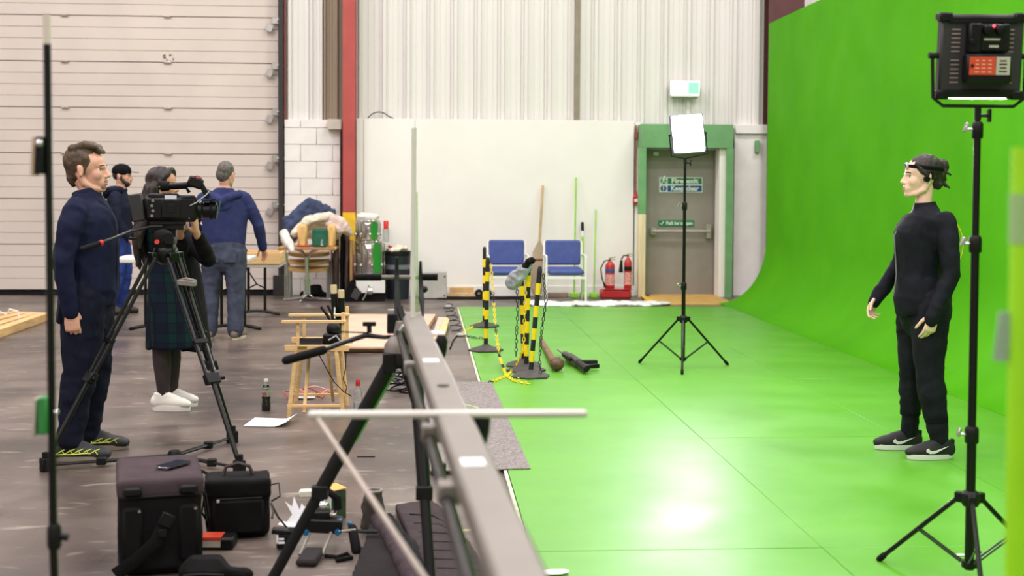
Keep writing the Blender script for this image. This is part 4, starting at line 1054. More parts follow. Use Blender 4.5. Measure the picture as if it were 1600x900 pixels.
bF = gnd(1067, 574, .0185)
YF = bF.y
ztF = at(1070, 248, YF).z
light_stand('light_stand', 'slim black light stand under the lit LED panel in the middle of the green floor', bF, ztF, at(1067, 502, YF).z, .43, R(72), sections=(at(1067, 450, YF).z, at(1069, 325, YF).z), yb=.0185)
pf = at(1075, 209, YF)
lf = thing('led_panel', 'brightly lit LED panel shining towards the viewer on the slim stand', 'light panel', (bF.x, YF, ztF))
TF = rot3(-.14, -.08, -.02)   # local front is -Y
def tf(p): return TF @ Vector(p) + Vector((pf.x - bF.x, 0, pf.z - ztF))
obj('housing', MB().box(tf((0, .025, 0)), (.275, .06, .33), TF, bev=.006), mat('panel_housing_mauve', '6b6478', .5, var=.03), lf)
mb = MB(); 
obj('diffuser', MB().box(tf((0, -.010, .006)), (.245, .012, .295), TF, bev=.003), mat('led_lit', 'fbf6ff', .5, var=0, emis=200), lf)
for sx in (-1, 1): obj('yoke_knob', MB().cyl(tf((sx * .137, .025, 0)), tf((sx * .16, .025, 0)), .010), M_BLACK, lf)
yk = [tf((-.152, .025, 0)), tf((-.152, .025, -.175)), Vector((0, 0, .0)), tf((.152, .025, -.175)), tf((.152, .025, 0))]
obj('yoke', MB().tube(yk, .006, 8), M_BLACKM, lf)

# ---- slim black pole at the left, close to the viewer
YP = 3.2
b = Vector((at(82, 640, YP).x, YP, 0))
zt_ = at(79, 22, YP).z
pl = thing('marker_pole', 'slim black pole with pale tip and two clipped boxes, closest at the left', 'pole', (b.x, YP, 0), 0)
obj('shaft', MB().tube([(.012, 0, .1), (.0, 0, .64), (-.006, 0, zt_ - .07)], [.0125, .0098, .0088], 14), M_BLACKM, pl)
obj('pale_tip', MB().cyl((-.006, 0, zt_ - .07), (-.007, 0, zt_), .0085), mat('pale_tip', 'cfc4b8', .5), pl, label='pale cream tip')
zc = at(85, 838, YP).z
col_ = obj('collar', MB().lathe([(.014, -.03), (.017, -.02), (.017, .02), (.012, .03)], (.002, 0, zc), 14), M_BLACK, pl); obj('knob', MB().cyl((.015, 0, zc), (.034, 0, zc - .003), .009), M_BLACK, col_)
z1 = at(66, 243, YP).z; z2 = at(64, 648, YP).z
o = obj('sensor_box', MB().box((-.020, 0, z1), (.018, .05, .088), bev=.003), M_BLACK, pl); obj('pale_plate', MB().box((-.034, 0, z1 - .002), (.008, .05, .09), rot3(0, .05, 0)), mat('wood_plate', 'b59d86', .6), o)
obj('clip_screw', MB().ball((-.018, -.028, z1 + .028), .009), M_CHROME, o)
o = obj('green_box', MB().box((-.018, 0, z2), (.022, .05, .088), bev=.003), mat('circuit_green', '2c7a3a', .5), pl, label='green board box'); obj('pale_plate', MB().box((-.036, 0, z2 - .004), (.006, .05, .09), rot3(0, .05, 0)), mat('plate_grey', 'a79f93', .5), o)
obj('clip_screw', MB().ball((.012, -.012, z2 + .008), .007), M_CHROME, o)
for i in range(3):
    a = i * 2 * PI / 3 + .5; lg = obj('leg', MB().tube([(0, 0, .30), (.42 * math.cos(a), .42 * math.sin(a), .012)], .009, 8, round_=True), M_BLACKM, pl)
obj('leg_collar', MB().lathe([(.02, -.03), (.026, 0), (.02, .03)], (0.01, 0, .30), 14), M_BLACK, pl)

# ---- green taped pole at the extreme right, very close
YG = 1.95
gp = thing('green_pole', 'blurred green wrapped pole with grey tape patches at the extreme right edge', 'pole', (at(1592, 500, YG).x, YG, .0185))
zt_ = at(1592, 250, YG).z
obj('shaft', MB().cyl((.006, 0, .03), (0, 0, zt_), .016, seg=16), mat('green_wrap', '9be01a', .5, var=.04), gp)
obj('foot_plate', MB().lathe([(.12, 0), (.12, .012), (.03, .03)], (.006, 0, 0), 20), M_BLACKM, gp)
obj('tape', MB().cyl((.0, 0, at(1592, 400, YG).z), (.0, 0, at(1592, 322, YG).z), .0172, seg=16), mat('grey_green_tape', '93b878', .5), gp)
obj('tag', MB().box((-.024, 0, at(1575, 545, YG).z), (.022, .004, .075), rot3(0, .1, 0)), mat('grey_tag', '8fa890', .6), gp)

# ---- camera jib on its own tripod, in the middle foreground
YJ = 4.95
hubJ = at(628, 560, YJ)
jb = Vector((hubJ.x, YJ, 0))
jt = thing('jib_tripod', 'heavy black tripod with flat legs carrying the pale jib arm', 'tripod', (jb.x, jb.y, 0))
hz = hubJ.z
mb = MB(); mb.lathe([(.05, -.03), (.062, -.02), (.062, .02), (.055, .03)], (0, 0, hz), 18); mb.box((-.045, -.03, hz - .01), (.05, .06, .07)); mb.box((.05, -.03, hz - .01), (.05, .06, .07)); obj('leg_crown', mb, M_BLACK, jt)
mb = MB(); mb.lathe([(.066, 0), (.066, .025), (.052, .045), (.040, .06)], (0, 0, hz + .025), 18); obj('bowl', mb, M_ALU, jt, label='silver bowl')
fl = gnd(410, 938); fr = gnd(675, 948, .05); fb = Vector((jb.x + .25, jb.y + .55, 0))
for f, tp, wd in ((fl, (-.045, -.03), .026), (fr, (.05, -.03), .024), (fb, (.01, .05), .024)):
    t0 = Vector((tp[0], tp[1], hz - .02)); f1 = L_(jt, f) + Vector((0, 0, .012)); m_ = t0.lerp(f1, .55)
    mb = MB(); mb.tube([t0, m_], [(wd, .016)] * 2, 10, ref=(1, 0, 0)); lg = obj('leg', mb, M_BLACKM, jt)
    obj('lower_tube', MB().tube([t0.lerp(f1, .5), f1], [(wd * .78, .012)] * 2, 10, ref=(1, 0, 0)), M_BLACK, lg); obj('foot', MB().ball(f1, (.025, .025, .011)), M_RUBBER, lg)
    mb = MB(); mb.box(m_, (.06, .04, .05)); obj('leg_lock', mb, M_BLACK, lg)
mb = MB(); e0 = Vector((-.05, -.03, hz - .02)); mb.tube([e0 + Vector((.025, .002, -.03)), e0.lerp(L_(jt, fl), .33) + Vector((.03, 0, 0))], .005, 6); obj('green_strip', mb, mat('green_edge', '4d8a3c', .5), jt)
pts = [L_(jt, at(a, b_, YJ + .05)) for a, b_ in ((634, 525), (600, 527), (572, 524), (540, 534), (505, 547))]
phj = obj('pan_handle', MB().tube(pts, [.006, .008, .010, .009, .009], 8), M_BLACKM, jt)
obj('grip', MB().tube([L_(jt, at(505, 547, YJ + .05)), L_(jt, at(447, 563, YJ + .05))], .0165, 10, round_=True), M_RUBBER, phj)
mb = MB(); q = L_(jt, at(577, 520, YJ + .05)); mb.cyl(q, q + Vector((0, 0, .03)), .009); mb.box(q + Vector((0, 0, .033)), (.05, .02, .016)); obj('handle_knob', mb, M_BLACK, phj)
mb = MB(); mb.tube([L_(jt, at(520, 518, YJ + .06)), L_(jt, at(575, 520, YJ + .06))], .003, 6); obj('handle_rod', mb, M_BLACKM, phj)

P0 = at(646, 503, 5.0); P1 = at(806, 900, 1.9); dj = (P1 - P0); PE = P0 + dj * 1.14; PS = P0 - dj * .045
jib = thing('camera_jib', 'long pale aluminium jib arm running from the heavy tripod towards the viewer', 'camera jib', (jb.x, jb.y, P0.z))
def lj(p): return Vector(p) - jib.location
ax = dj.normalized(); sx_ = ax.cross(Vector((0, 0, 1))).normalized(); Mj = Matrix((sx_, ax, sx_.cross(ax))).transposed()
def onarm(t, dx=0, dz=0): return lj(P0 + dj * t) + sx_ * dx + Vector((0, 0, dz))
c = (lj(PS) + lj(PE)) / 2; ln_ = (PE - PS).length
arm = obj('arm', MB().box(c, (.080, ln_, .05), Mj, bev=.008), M_ALU, jib)
# sx_ points to picture left because the arm runs towards the viewer
obj('lower_rail', MB().tube([onarm(-.02, .056, -.03), onarm(.97, .056, -.045)], .013, 10), M_BLACKM, jib)
for t in (.30, .62, .80): obj('rail_clamp', MB().box(onarm(t, .048, -.03), (.05, .05, .04), Mj), M_ALU, jib)
for t, lab in ((.375, 0), (.80, 0)): obj('white_sticker', MB().box(onarm(t, .005, .0265), (.045, .06, .003), Mj, bev=0), mat('white_sticker', 'f3f3f3', .4, var=0), jib)
for t in (.515,): obj('bolt_hole', MB().lathe([(.016, 0), (.016, .004)], onarm(t, .0, .0235), 14), M_BLACK, jib)
for t in (.20, .635):
    mb = MB(); q = onarm(t, -.062, -.0); mb.lathe([(.001, -.075), (.010, -.055), (.019, -.02), (.021, .01), (.012, .03)], q, 14); mb.cyl(q, q + sx_ * .025, .008); obj('handle_knob', mb, M_BLACK, jib)
cbL, cbR = at(487, 648, 3.06), at(912, 646, 3.0)
obj('cross_bar', MB().tube([lj(cbL), lj(cbR)], .0098, 14, round_=True), M_ALUW, jib)
obj('stay_rod', MB().tube([lj(at(497, 655, 3.05)), lj(at(672, 915, 2.35)), lj(at(760, 1000, 1.95))], .006, 8), mat('stay_grey', '9d9287', .5), jib)
mz0 = P0.z
obj('mast', MB().tube([lj(at(645, 500, 4.93)), lj(at(647, 200, 4.93))], .0095, 12), M_ALUW, jib)
obj('mast_reflection', MB().tube([lj(at(652, 488, 4.93)), lj(at(651.6, 300, 4.93))], .002, 6), mat('mast_reflection_green', '86b85a', .5), jib)  # painted reflection: green mirrored in the mast's side, built as a thin line
bL, bR_ = at(556, 433, 5.15), at(684, 433, 5.15)
hbj = obj('steering_bar', MB().tube([lj(bL), lj(bR_)], .008, 10), M_ALU, jib)
def grip(a, b_):
    mb = MB(); pts = []; rs = []
    for i in range(25):
        pts.append(lj(at(a + (b_ - a) * i / 24, 433, 5.15))); rs.append(.0145 if i % 2 else .0125)
    mb.tube(pts, rs, 12); return mb
obj('grip', grip(556, 596), M_RUBBER, hbj); obj('grip', grip(657, 684), M_RUBBER, hbj)
mb = MB(); mb.tube([lj(at(620, 402, 5.1)), lj(at(620, 440, 5.1)), lj(at(622, 500, 5.0)), lj(at(623, 545, 4.95))], [(.006, .008), (.010, .010), (.014, .012), (.012, .012)], 8, ref=(1, 0, 0)); obj('side_plate', mb, M_BLACKM, jib)
mb = MB(); mb.tube([lj(at(657, 408, 5.1)), lj(at(657, 430, 5.1)), lj(at(659, 470, 5.05)), lj(at(661, 495, 5.0))], [(.005, .008), (.008, .010), (.010, .010), (.004, .006)], 8, ref=(1, 0, 0)); mb.ball(lj(at(663, 452, 5.08)), .014); obj('side_plate', mb, M_BLACKM, jib)
mb = MB(); mb.box(lj(at(612, 505, 5.0)), (.035, .05, .075)); mb.tube([lj(at(625, 480, 5.02)), lj(at(632, 505, 4.98)), lj(at(640, 530, 4.93))], .014, 8); mb.ball(lj(at(639, 532, 4.9)), .018); obj('pivot_block', mb, M_BLACK, jib)
mb = MB(); mb.tube([lj(at(625, 520, 4.9)), lj(at(631, 510, 4.88)), lj(at(640, 508, 4.88)), lj(at(642, 525, 4.88))], .010, 8); obj('pivot_clip', mb, M_ALUW, jib)
mb = MB(); q = at(628, 544, YJ); mb.lathe([(.034, -.035), (.034, .04), (.022, .10)], lj(q), 14); obj('pivot_post', mb, M_ALU, jib)

# ---- bags and bits on the near floor
gb = gnd(247, 902)
bag = thing('camera_bag', 'large black camera bag with a faded mauve lid standing nearest the viewer', 'bag', (gb.x - .04, gb.y + .23, 0), .22)
W, D, Hb = .318, .46, .385
mb = MB(); mb.box((0, 0, Hb / 2 - .02), (W, D, Hb - .05), bev=.03); obj('body', soft_mesh(mb, .012, 2, disp=.006, ds=6, mats=M_FABB, deci=.5), None, bag)
mb = MB(); mb.box((0, 0, Hb - .04), (W + .012, D + .012, .075), bev=.012); lid = obj('lid', soft_mesh(mb, .010, 2, disp=.004, ds=5, mats=[M_FABP], deci=.5), None, bag)
obj('zip', MB().tube([(-W / 2, -D / 2 + .03, Hb - .068), (-W / 2 + .03, -D / 2 - .006, Hb - .068), (W / 2 - .03, -D / 2 - .006, Hb - .068), (W / 2 + .004, -D / 2 + .03, Hb - .068), (W / 2 + .004, D / 2 - .04, Hb - .068)], .005, 6), M_BLACK, bag)
for x in (-.105, .105):
    p_ = obj('pocket', MB().box((x, -D / 2 - .006, .17), (.075, .03, .22), bev=.012), M_FABB, bag)
    for z in (.075, .265): obj('rivet', MB().lathe([(.006, 0), (.005, .004)], (x + .025, -D / 2 - .020, z), 10, rot3(PI / 2)), M_STEEL, p_)
    obj('tab', MB().box((x, -D / 2 - .010, Hb - .045), (.07, .02, .035), bev=.008), M_BLACK, lid)
obj('strap', MB().tube([(-.17, -D / 2 - .03, .03), (-.10, -D / 2 - .045, .08), (-.02, -D / 2 - .05, .15), (.02, -D / 2 - .045, .235)], [(.026, .006)] * 4, 8, ref=(-.6, 0, .8)), M_FABB, bag)
obj('strap', MB().tube([(W / 2 + .012, -.18, .31), (W / 2 + .03, -.10, .20), (W / 2 + .03, .0, .13), (W / 2 + .015, .12, .32)], [(.02, .005)] * 4, 8, ref=(0, 1, 0)), M_FABB, bag)
mb = MB(); mb.box((.02, -D / 2 - .055, .235), (.05, .016, .05), rot3(0, .5, 0)); mb.box((.005, -D / 2 - .055, .185), (.03, .014, .03)); obj('buckle', mb, M_BLACK, bag)
qp = (-.02, -.055)
ph_ = thing('phone', 'dark smartphone lying on the mauve lid of the large camera bag', 'phone', (gb.x + .02, gb.y + .22, Hb + .004), -.5)
obj('case', MB().box((0, 0, .005), (.072, .145, .009), bev=.004), M_BLACK, ph_); obj('screen', MB().box((0, 0, .0102), (.066, .135, .0015), bev=0), mat('phone_screen', '2b2d3a', .12, var=0), ph_); obj('silver_edge', MB().box((0, -.0725, .005), (.066, .003, .007), bev=.001), M_CHROME, ph_)

gs = gnd(366, 844)
sb = thing('shoulder_bag', 'small black camera shoulder bag with carry handle beside the large bag', 'bag', (gs.x, gs.y + .11, 0), .16)
W, D, Hb = .265, .19, .265
mb = MB(); mb.box((0, 0, Hb * .42), (W, D, Hb * .84), bev=.02); obj('body', soft_mesh(mb, .010, 2, disp=.006, ds=9, mats=M_FABB, deci=.5, seed=3), None, sb)
mb = MB(); mb.box((0, 0, Hb - .05), (W + .014, D + .014, .085), bev=.012); obj('flap', soft_mesh(mb, .009, 2, disp=.005, ds=8, mats=M_FABB, deci=.5, seed=5), None, sb)
obj('handle', MB().tube([(-.06, 0, Hb - .005), (-.05, 0, Hb + .03), (.0, 0, Hb + .045), (.05, 0, Hb + .03), (.065, 0, Hb - .005)], [(.012, .008)] * 5, 8, ref=(0, 1, 0)), M_FABP, sb)
obj('front_pocket', MB().box((0, -D / 2 - .008, .10), (W * .82, .03, .15), bev=.012), M_FABB, sb)
obj('zip', MB().tube([(-.09, -D / 2 - .012, .178), (.10, -D / 2 - .012, .178)], .004, 6), M_BLACK, sb); obj('zip_pull', MB().box((-.085, -D / 2 - .02, .172), (.012, .006, .012)), M_ALUW, sb)
mb = MB(); mb.tube([(W / 2, 0, Hb - .06), (W / 2 + .045, 0, Hb - .05), (W / 2 + .05, 0, Hb - .11), (W / 2 + .012, 0, Hb - .13)], [(.010, .003)] * 4, 6, ref=(0, 1, 0)); mb.tube([(W / 2 + .01, -.02, .13), (W / 2 + .04, -.03, .07), (W / 2 + .09, -.06, .012), (W / 2 + .16, -.03, .008)], [(.018, .004)] * 4, 6, ref=(0, 1, 0)); obj('strap', mb, M_FABB, sb)
mb = MB(); mb.tube([(W / 2 + .008, -.05, .14), (W / 2 + .02, -.05, .10), (W / 2 + .012, -.05, .07)], .005, 6); obj('metal_clip', mb, M_CHROME, sb)
mb = MB(); mb.tube([(-W / 2, .02, .06), (-W / 2 - .02, 0, .10), (-W / 2 - .01, 0, .17)], [(.014, .004)] * 3, 6, ref=(0, 1, 0)); mb.tube([(-W / 2 + .03, .09, Hb - .03), (-W / 2 - .05, .16, Hb - .0), (-W / 2 - .10, .2, .18)], .008, 6); obj('strap', mb, M_FABB, sb)
gr = gnd(334, 859)
rb = thing('battery_pack', 'black battery pack with an orange red label on the floor between the bags', 'battery', (gr.x, gr.y + .04, 0), -.06)
obj('case', MB().box((.01, 0, .026), (.15, .10, .05), bev=.008), M_BLACK, rb); obj('red_label', MB().box((-.015, .0, .0515), (.095, .09, .002), bev=0), M_ORANGE, rb, label='orange red label'); obj('grey_label', MB().box((-.015, -.0508, .026), (.095, .002, .026), bev=0), M_GREYL, rb); obj('red_edge', MB().box((-.015, -.0508, .045), (.095, .002, .010), bev=0), M_ORANGE, rb)
g_ = gnd(300, 915)
sk = thing('soft_case', 'rounded black soft case lying at the bottom edge beside the large bag', 'case', (g_.x - .0, g_.y, 0))
mb = MB(); mb.box((.05, 0, .055), (.19, .14, .11), bev=.04); mb.tube([(.12, .0, .05), (.2, .02, .03)], .03, 8, round_=True); obj('shell', soft_mesh(mb, .010, 3, disp=.006, ds=8, mats=M_FABB), None, sk)
obj('zip', MB().tube([(-.02, -.075, .06), (.05, -.078, .066), (.13, -.075, .06)], .004, 6), M_BLACK, sk)
# paper scraps, box, white foam bracket, rig
g_ = gnd(462, 826)
M4 = lambda loc, rx, ry, rz: Matrix.Translation(loc) @ rot3(rx, ry, rz).to_4x4()
pp = thing('torn_paper', 'torn white paper with pointed corners standing beside the small bag', 'paper', (g_.x, g_.y + .03, 0))
obj('sheet', MB().prism([(-.045, .02), (.03, .0), (.055, .06), (.02, .105), (.012, .075), (-.015, .135), (-.022, .09), (-.055, .115), (-.02, .055)], .0015, M4((0.0, 0, .0), 1.2, 0, 0)), M_PAPER, pp)
obj('sheet', MB().prism([(-.06, 0), (.05, -.03), (.06, .02), (-.05, .05)], .0015, M4((-.02, -.03, .012), .1, .1, 0)), M_PAPER, pp)
g_ = gnd(520, 812)
bx = thing('open_carton', 'small carton with an orange flap and dark green side behind the camera rig', 'box', (g_.x, g_.y + .06, 0), .5)
obj('carton', MB().box((0, 0, .065), (.075, .11, .13), bev=.002), mat('dark_green_card', '34452f', .5, var=.15, vs=20), bx); obj('orange_flap', MB().box((-.008, 0, .134), (.095, .115, .004), rot3(0, -.1, 0), bev=0), mat('orange_card', 'd8a054', .6), bx); obj('white_side', MB().box((-.039, 0, .06), (.003, .11, .12), bev=0), M_PAPER, bx)
g_ = gnd(478, 818)
fm = thing('white_bracket', 'cream white plastic bracket standing beside the torn paper', 'bracket', (g_.x, g_.y + .06, 0))
mb = MB(); mb.box((.02, 0, .125), (.11, .05, .03), rot3(0, -.04, 0), bev=.004); mb.box((.035, 0, .06), (.022, .03, .12)); mb.box((.01, 0, .055), (.06, .03, .012)); obj('bracket_body', mb, mat('cream_plastic', 'd9d5c4', .5), fm)
g_ = gnd(505, 868)
rg = thing('camera_rig', 'black shoulder rig with rods and blue clamp screws lying on the floor', 'camera rig', (g_.x, g_.y + .06, 0))
BLU = mat('blue_anodised', '2c6f9c', .3, .5, var=0)
mb = MB(); mb.box((-.01, .06, .10), (.16, .10, .055), rot3(0, .06, 0)); mb.box((-.03, .08, .14), (.10, .08, .03)); obj('rig_plate', mb, M_BLACK, rg)
mb = MB(); mb.tube([(-.02, .12, .16), (-.03, .11, .205), (.01, .11, .225), (.045, .11, .20), (.05, .11, .15)], .018, 8); obj('top_strap', mb, M_FABB, rg)
mb = MB(); mb.ball((-.012, .09, .165), (.03, .02, .028)); mb.box((.0, .08, .14), (.09, .06, .012)); obj('mirror_part', mb, M_CHROME, rg)
obj('cross_bar', MB().tube([(-.15, .05, .085), (.22, .02, .075)], [(.008, .012)] * 2, 8, ref=(0, 0, 1)), M_BLACKM, rg)
for x in (-.055, .035): obj('rod', MB().tube([(x, .05, .09), (x - .035, -.12, .02)], .0075, 8), M_ALU, rg)
for x, y, z in ((-.075, -.0, .08), (.055, -.0, .08), (.105, .03, .105), (.06, .04, .115)): obj('blue_screw', MB().lathe([(.011, -.014), (.013, 0), (.011, .014)], (x, y, z), 10, rot3(PI / 2)), BLU, rg)
obj('handle', MB().tube([(.115, .02, .09), (.135, -.03, .01)], [.020, .022], 12, round_=True), M_RUBBER, rg)
obj('pad', MB().box((-.045, -.15, .02), (.085, .16, .03), rot3(.08, 0, -.15), bev=.01), mat('grey_pad', '2b2728', .8, spec=.2), rg)
mb = MB(); mb.box((-.175, .05, .075), (.09, .05, .02), rot3(0, .08, 0)); mb.box((-.17, .045, .035), (.06, .04, .06)); obj('side_monitor', mb, M_BLACK, rg)
mb = MB(); mb.box((-.195, .015, .05), (.008, .003, .034), bev=0); mb.box((-.18, .015, .035), (.03, .003, .009), bev=0); mb.box((-.178, .015, .05), (.022, .003, .008), bev=0); obj('white_mark', mb, M_PAPER, rg, kind='stuff')
mb = MB(); mb.box((.10, .0, .088), (.06, .008, .008), rot3(0, -.1, 0)); obj('scale_strip', mb, M_GREYL, rg)
mb = MB(); mb.tube([(.01, -.1, .01), (.06, -.12, .01), (.10, -.08, .012), (.12, -.13, .01), (.06, -.17, .01)], .009, 6); obj('cable_strap', mb, M_FABB, rg)
# open equipment bag with its padded flap and the rolled bag
g_ = gnd(640, 925)
kb = thing('open_kit_bag', 'open dark padded kit bag spread on the floor under the jib', 'bag', (g_.x, g_.y, 0))
def fp(px, py, z=0): return gnd(px, py, z) - kb.location
def sheet(pts, z0, z1, name, m, seed=1, disp=.006):
    mb = MB(); lo = [fp(a, b_, 0) + Vector((0, 0, z0)) for a, b_ in pts]; hi = [p + Vector((0, 0, z1 - z0)) for p in lo]
    mb.loft([lo, hi]); return obj(name, soft_mesh(mb, .009, 2, disp=disp, ds=9, mats=m, seed=seed, deci=.4), None, kb)
sheet([(548, 925), (582, 826), (606, 822), (650, 865), (668, 925)], .002, .055, 'lower_half', mat('kit_bag_grey', '231e20', .85, var=.12, vs=9, bump=.2, bs=150, spec=.15), 2)
flp = sheet([(618, 800), (672, 792), (700, 812), (735, 862), (775, 930), (672, 930)], .002, .04, 'padded_flap', mat('kit_flap_mauve', '3b3234', .85, var=.12, vs=9, bump=.2, bs=150, spec=.15), 3)
for i in range(8):
    y = 803 + i * 14; w_ = 60 + i * 6; x_ = 640 + i * 7
    obj('quilt_seam', MB().tube([fp(x_, y, .043), fp(x_ + w_ * .6, y + 2, .043), fp(x_ + w_ * .9, y + 12, .040)], .003, 5), M_BLACK, flp)
mb = MB(); mb.tube([fp(712, 838, .05), fp(722, 846, .035), fp(722, 852, .01)], .016, 8, round_=True); obj('zip_toggle', mb, M_BLACK, flp)
mb = MB(); mb.tube([fp(579, 770 + 20, .05) + Vector((0, 0, .0)), fp(610, 842, .06), fp(655, 925, .06)], [.045, .030, .038], 12); obj('rolled_edge', soft_mesh(mb, .009, 2, disp=.007, ds=12, mats=M_FABP, seed=6), None, kb)
mb = MB(); mb.tube([fp(606, 808, .05), fp(640, 862, .06), fp(668, 925, .07)], [.022, .030, .034], 12); obj('rolled_edge', soft_mesh(mb, .009, 2, disp=.006, ds=12, mats=M_FABB, seed=7), None, kb)
g_ = gnd(582, 832)
tb = thing('bag_sleeve', 'upright open grey cloth sleeve leaning at the back of the kit bag', 'bag', (g_.x, g_.y + .045, 0))
mb = MB(); mb.tube([(0, 0, .008), (.004, .0, .08), (.0, 0, .175)], [.058, .050, .038], 16); obj('sleeve', soft_mesh(mb, .007, 1, disp=.007, ds=14, mats=mat('grey_sleeve_cloth', '413c38', .85, var=.15, vs=14, spec=.15), seed=2), None, tb)
mb = MB(); pts = [(.038 * math.cos(2 * PI * i / 16), .038 * math.sin(2 * PI * i / 16), .176) for i in range(17)]; mb.tube(pts, .007, 6); obj('hem', mb, mat('grey_hem', '8a8176', .8), tb)
obj('dark_opening', MB().lathe([(.036, 0), (.034, .003)], (0, 0, .174), 14), M_RUBBER, tb)
# sheet of paper, small white scrap at the very front
g_ = gnd(422, 663)
ps = thing('paper_sheet', 'white sheet of paper with a curled corner on the floor by the wooden chair', 'paper', (g_.x, g_.y, 0))
mb = MB(); P_ = [(380, 667), (398, 655.5), (465, 657.5), (447, 668)]; rows_ = []
a, b_, c_, d_ = [gnd(*q) - ps.location for q in P_]
for i in range(9):
    t = i / 8; z = .004 + .05 * max(0, t - .72) ** 1.5 * 4
    rows_.append([a.lerp(d_, t) + Vector((0, 0, z)), b_.lerp(c_, t) + Vector((0, 0, z * 1.3 + .006))])
mb.loft([[p[0], p[1], p[1] + Vector((0, 0, .0015)), p[0] + Vector((0, 0, .0015))] for p in rows_]); obj('sheet', mb, M_PAPER, ps)
g_ = gnd(866, 897, .0185)
fs = thing('white_scrap', 'white crumpled scrap on the green floor at the bottom edge', 'scrap', (g_.x, g_.y, .0185))
mb = MB(); mb.ball((0, 0, .008), (.055, .03, .008)); mb.ball((.03, .01, .007), (.03, .025, .007)); obj('scrap_body', mb, M_PAPER, fs)
g_ = gnd(1500, 868, .0185)
fs = thing('white_scrap', 'small white scrap on the green floor between the near stand legs', 'scrap', (g_.x, g_.y, .0185))
mb = MB(); mb.ball((0, 0, .003), (.028, .012, .003)); obj('scrap_body', mb, M_PAPER, fs)
# ================================================================ MIDDLE OF THE ROOM
M_PINE = mat('pine', 'd8b27c', .55, var=.12, vs=5, stretch=(.6, 6, 6))
M_PINE2 = mat('pine_light', 'e0bd88', .55, var=.12, vs=5, stretch=(6, .6, 6))
M_PLY = mat('plywood_pink', 'dcb8a0', .6, var=.06, vs=3)
M_PLYE = mat('plywood_edge', 'b98f6c', .7, var=.15, vs=20)
M_BEECH = mat('beech', 'dbb070', .45, var=.1, vs=6)
M_BYEL = mat('barrier_yellow', 'f2d016', .45, var=.05); M_BBLK = mat('barrier_black', '191a1e', .5, var=.1)
M_BLUEF = mat('blue_upholstery', '46538f', .8, var=.08, vs=12, bump=.15, bs=200)
M_WHM = mat('white_metal', 'e4e2de', .4, var=0)

# ---- folding director chair (facing left)
gf = gnd(451, 652); YC = gf.y
dc = thing('director_chair', 'pale wooden director chair with black canvas, standing behind the paper sheet', 'chair', (gf.x, YC, 0))
def dl(px, py, dy=0.0): return at(px, py, YC + dy) - dc.location
DY = .46
for dy, nm in ((0, 'near'), (DY, 'far')):
    o_ = 1 if dy else 0
    z_seat = .455; z_arm = .63
    xs = [0.0, .375]
    sf = obj('seat_rail', MB().box((.185, dy, z_seat), (.42, .022, .042)), M_PINE, dc)
    obj('armrest', MB().box((.165, dy - .01, z_arm), (.42, .04, .018)), M_PINE, dc)
    obj('arm_post', MB().box((.06, dy, (z_seat + z_arm) / 2), (.022, .018, z_arm - z_seat)), M_PINE, dc); obj('back_post', MB().box((.355, dy, (z_seat + .69) / 2), (.022, .018, .69 - z_seat)), M_PINE, dc)
    obj('floor_rail', MB().box((.17, dy, .075), (.36, .018, .02)), M_PINE, dc)
    obj('leg', MB().tube([(.05, dy, z_seat - .02), (.0, dy, .0)], [(.0155, .011)] * 2, 8, ref=(1, 0, 0)), M_PINE, dc); obj('leg', MB().tube([(.31, dy, z_seat - .02), (.355, dy, .0)], [(.0155, .011)] * 2, 8, ref=(1, 0, 0)), M_PINE, dc)
    obj('brass_hinge', MB().box((.09, dy - .015, z_seat + .005), (.06, .006, .02)), mat('brass', '8a7a3a', .35, .6), sf); 
for s_ in (0, 1): obj('cross_leg', MB().tube([(.10 + .16 * s_, .0 if s_ else DY, .43), (.10 + .16 * s_, DY if s_ else 0, .03)], [(.012, .008)] * 2, 8, ref=(1, 0, 0)), M_PINE, dc)
mb = MB(); mb.loft([[(.02, y, .475 - .05 * math.sin(PI * y / DY)) for y in [DY * k / 8 for k in range(9)]] + [(.02, y, .469 - .05 * math.sin(PI * y / DY)) for y in [DY * k / 8 for k in range(8, -1, -1)]], [(.34, y, .475 - .05 * math.sin(PI * y / DY)) for y in [DY * k / 8 for k in range(9)]] + [(.34, y, .469 - .05 * math.sin(PI * y / DY)) for y in [DY * k / 8 for k in range(8, -1, -1)]]])
obj('canvas_seat', mb, M_FABB, dc)
# small grip rig on the seat, and cords
sg = thing('tripod_head', 'small black clamp head with upright arms resting on the wooden chair', 'clamp head', (dc.location.x + .27, YC + .2, .43))
mb = MB(); mb.box((.0, 0, .055), (.12, .10, .09), bev=.01); mb.ball((.01, 0, .13), (.05, .045, .05)); obj('clamp_body', mb, M_BLACK, sg)
obj('arm', MB().tube([(.0, 0, .15), (-.03, 0, .22), (-.075, 0, .28)], .010, 8), M_BLACK, sg); obj('arm', MB().tube([(.01, 0, .16), (.0, 0, .23), (-.03, 0, .29)], .010, 8), M_BLACK, sg)
mb = MB(); mb.tube([(-.02, -.055, .06), (.03, -.06, .09), (.06, -.055, .05)], .007, 6); obj('pale_cable', mb, mat('pale_cable', 'a8a8a4', .5), sg); obj('blue_tag', MB().box((-.05, -.055, .02), (.05, .01, .018), rot3(0, .3, 0)), mat('dark_blue_tag', '2a2c58', .5), sg)
cd = thing('black_cord', 'thin black cords hanging from the wooden chair to the floor', 'cord', (dc.location.x, YC, 0))
def cl(a, b_, dy=-.04): return at(a, b_, YC + dy) - cd.location
obj('cord', MB().tube([cl(495, 548), cl(508, 572), cl(522, 597), cl(537, 612), cl(549, 619, .3)], .0035, 6), M_RUBBER, cd); obj('cord', MB().tube([cl(541, 550), cl(540, 575), cl(536, 593), cl(542, 605), cl(540, 613, .1)], .0030, 6), M_RUBBER, cd)
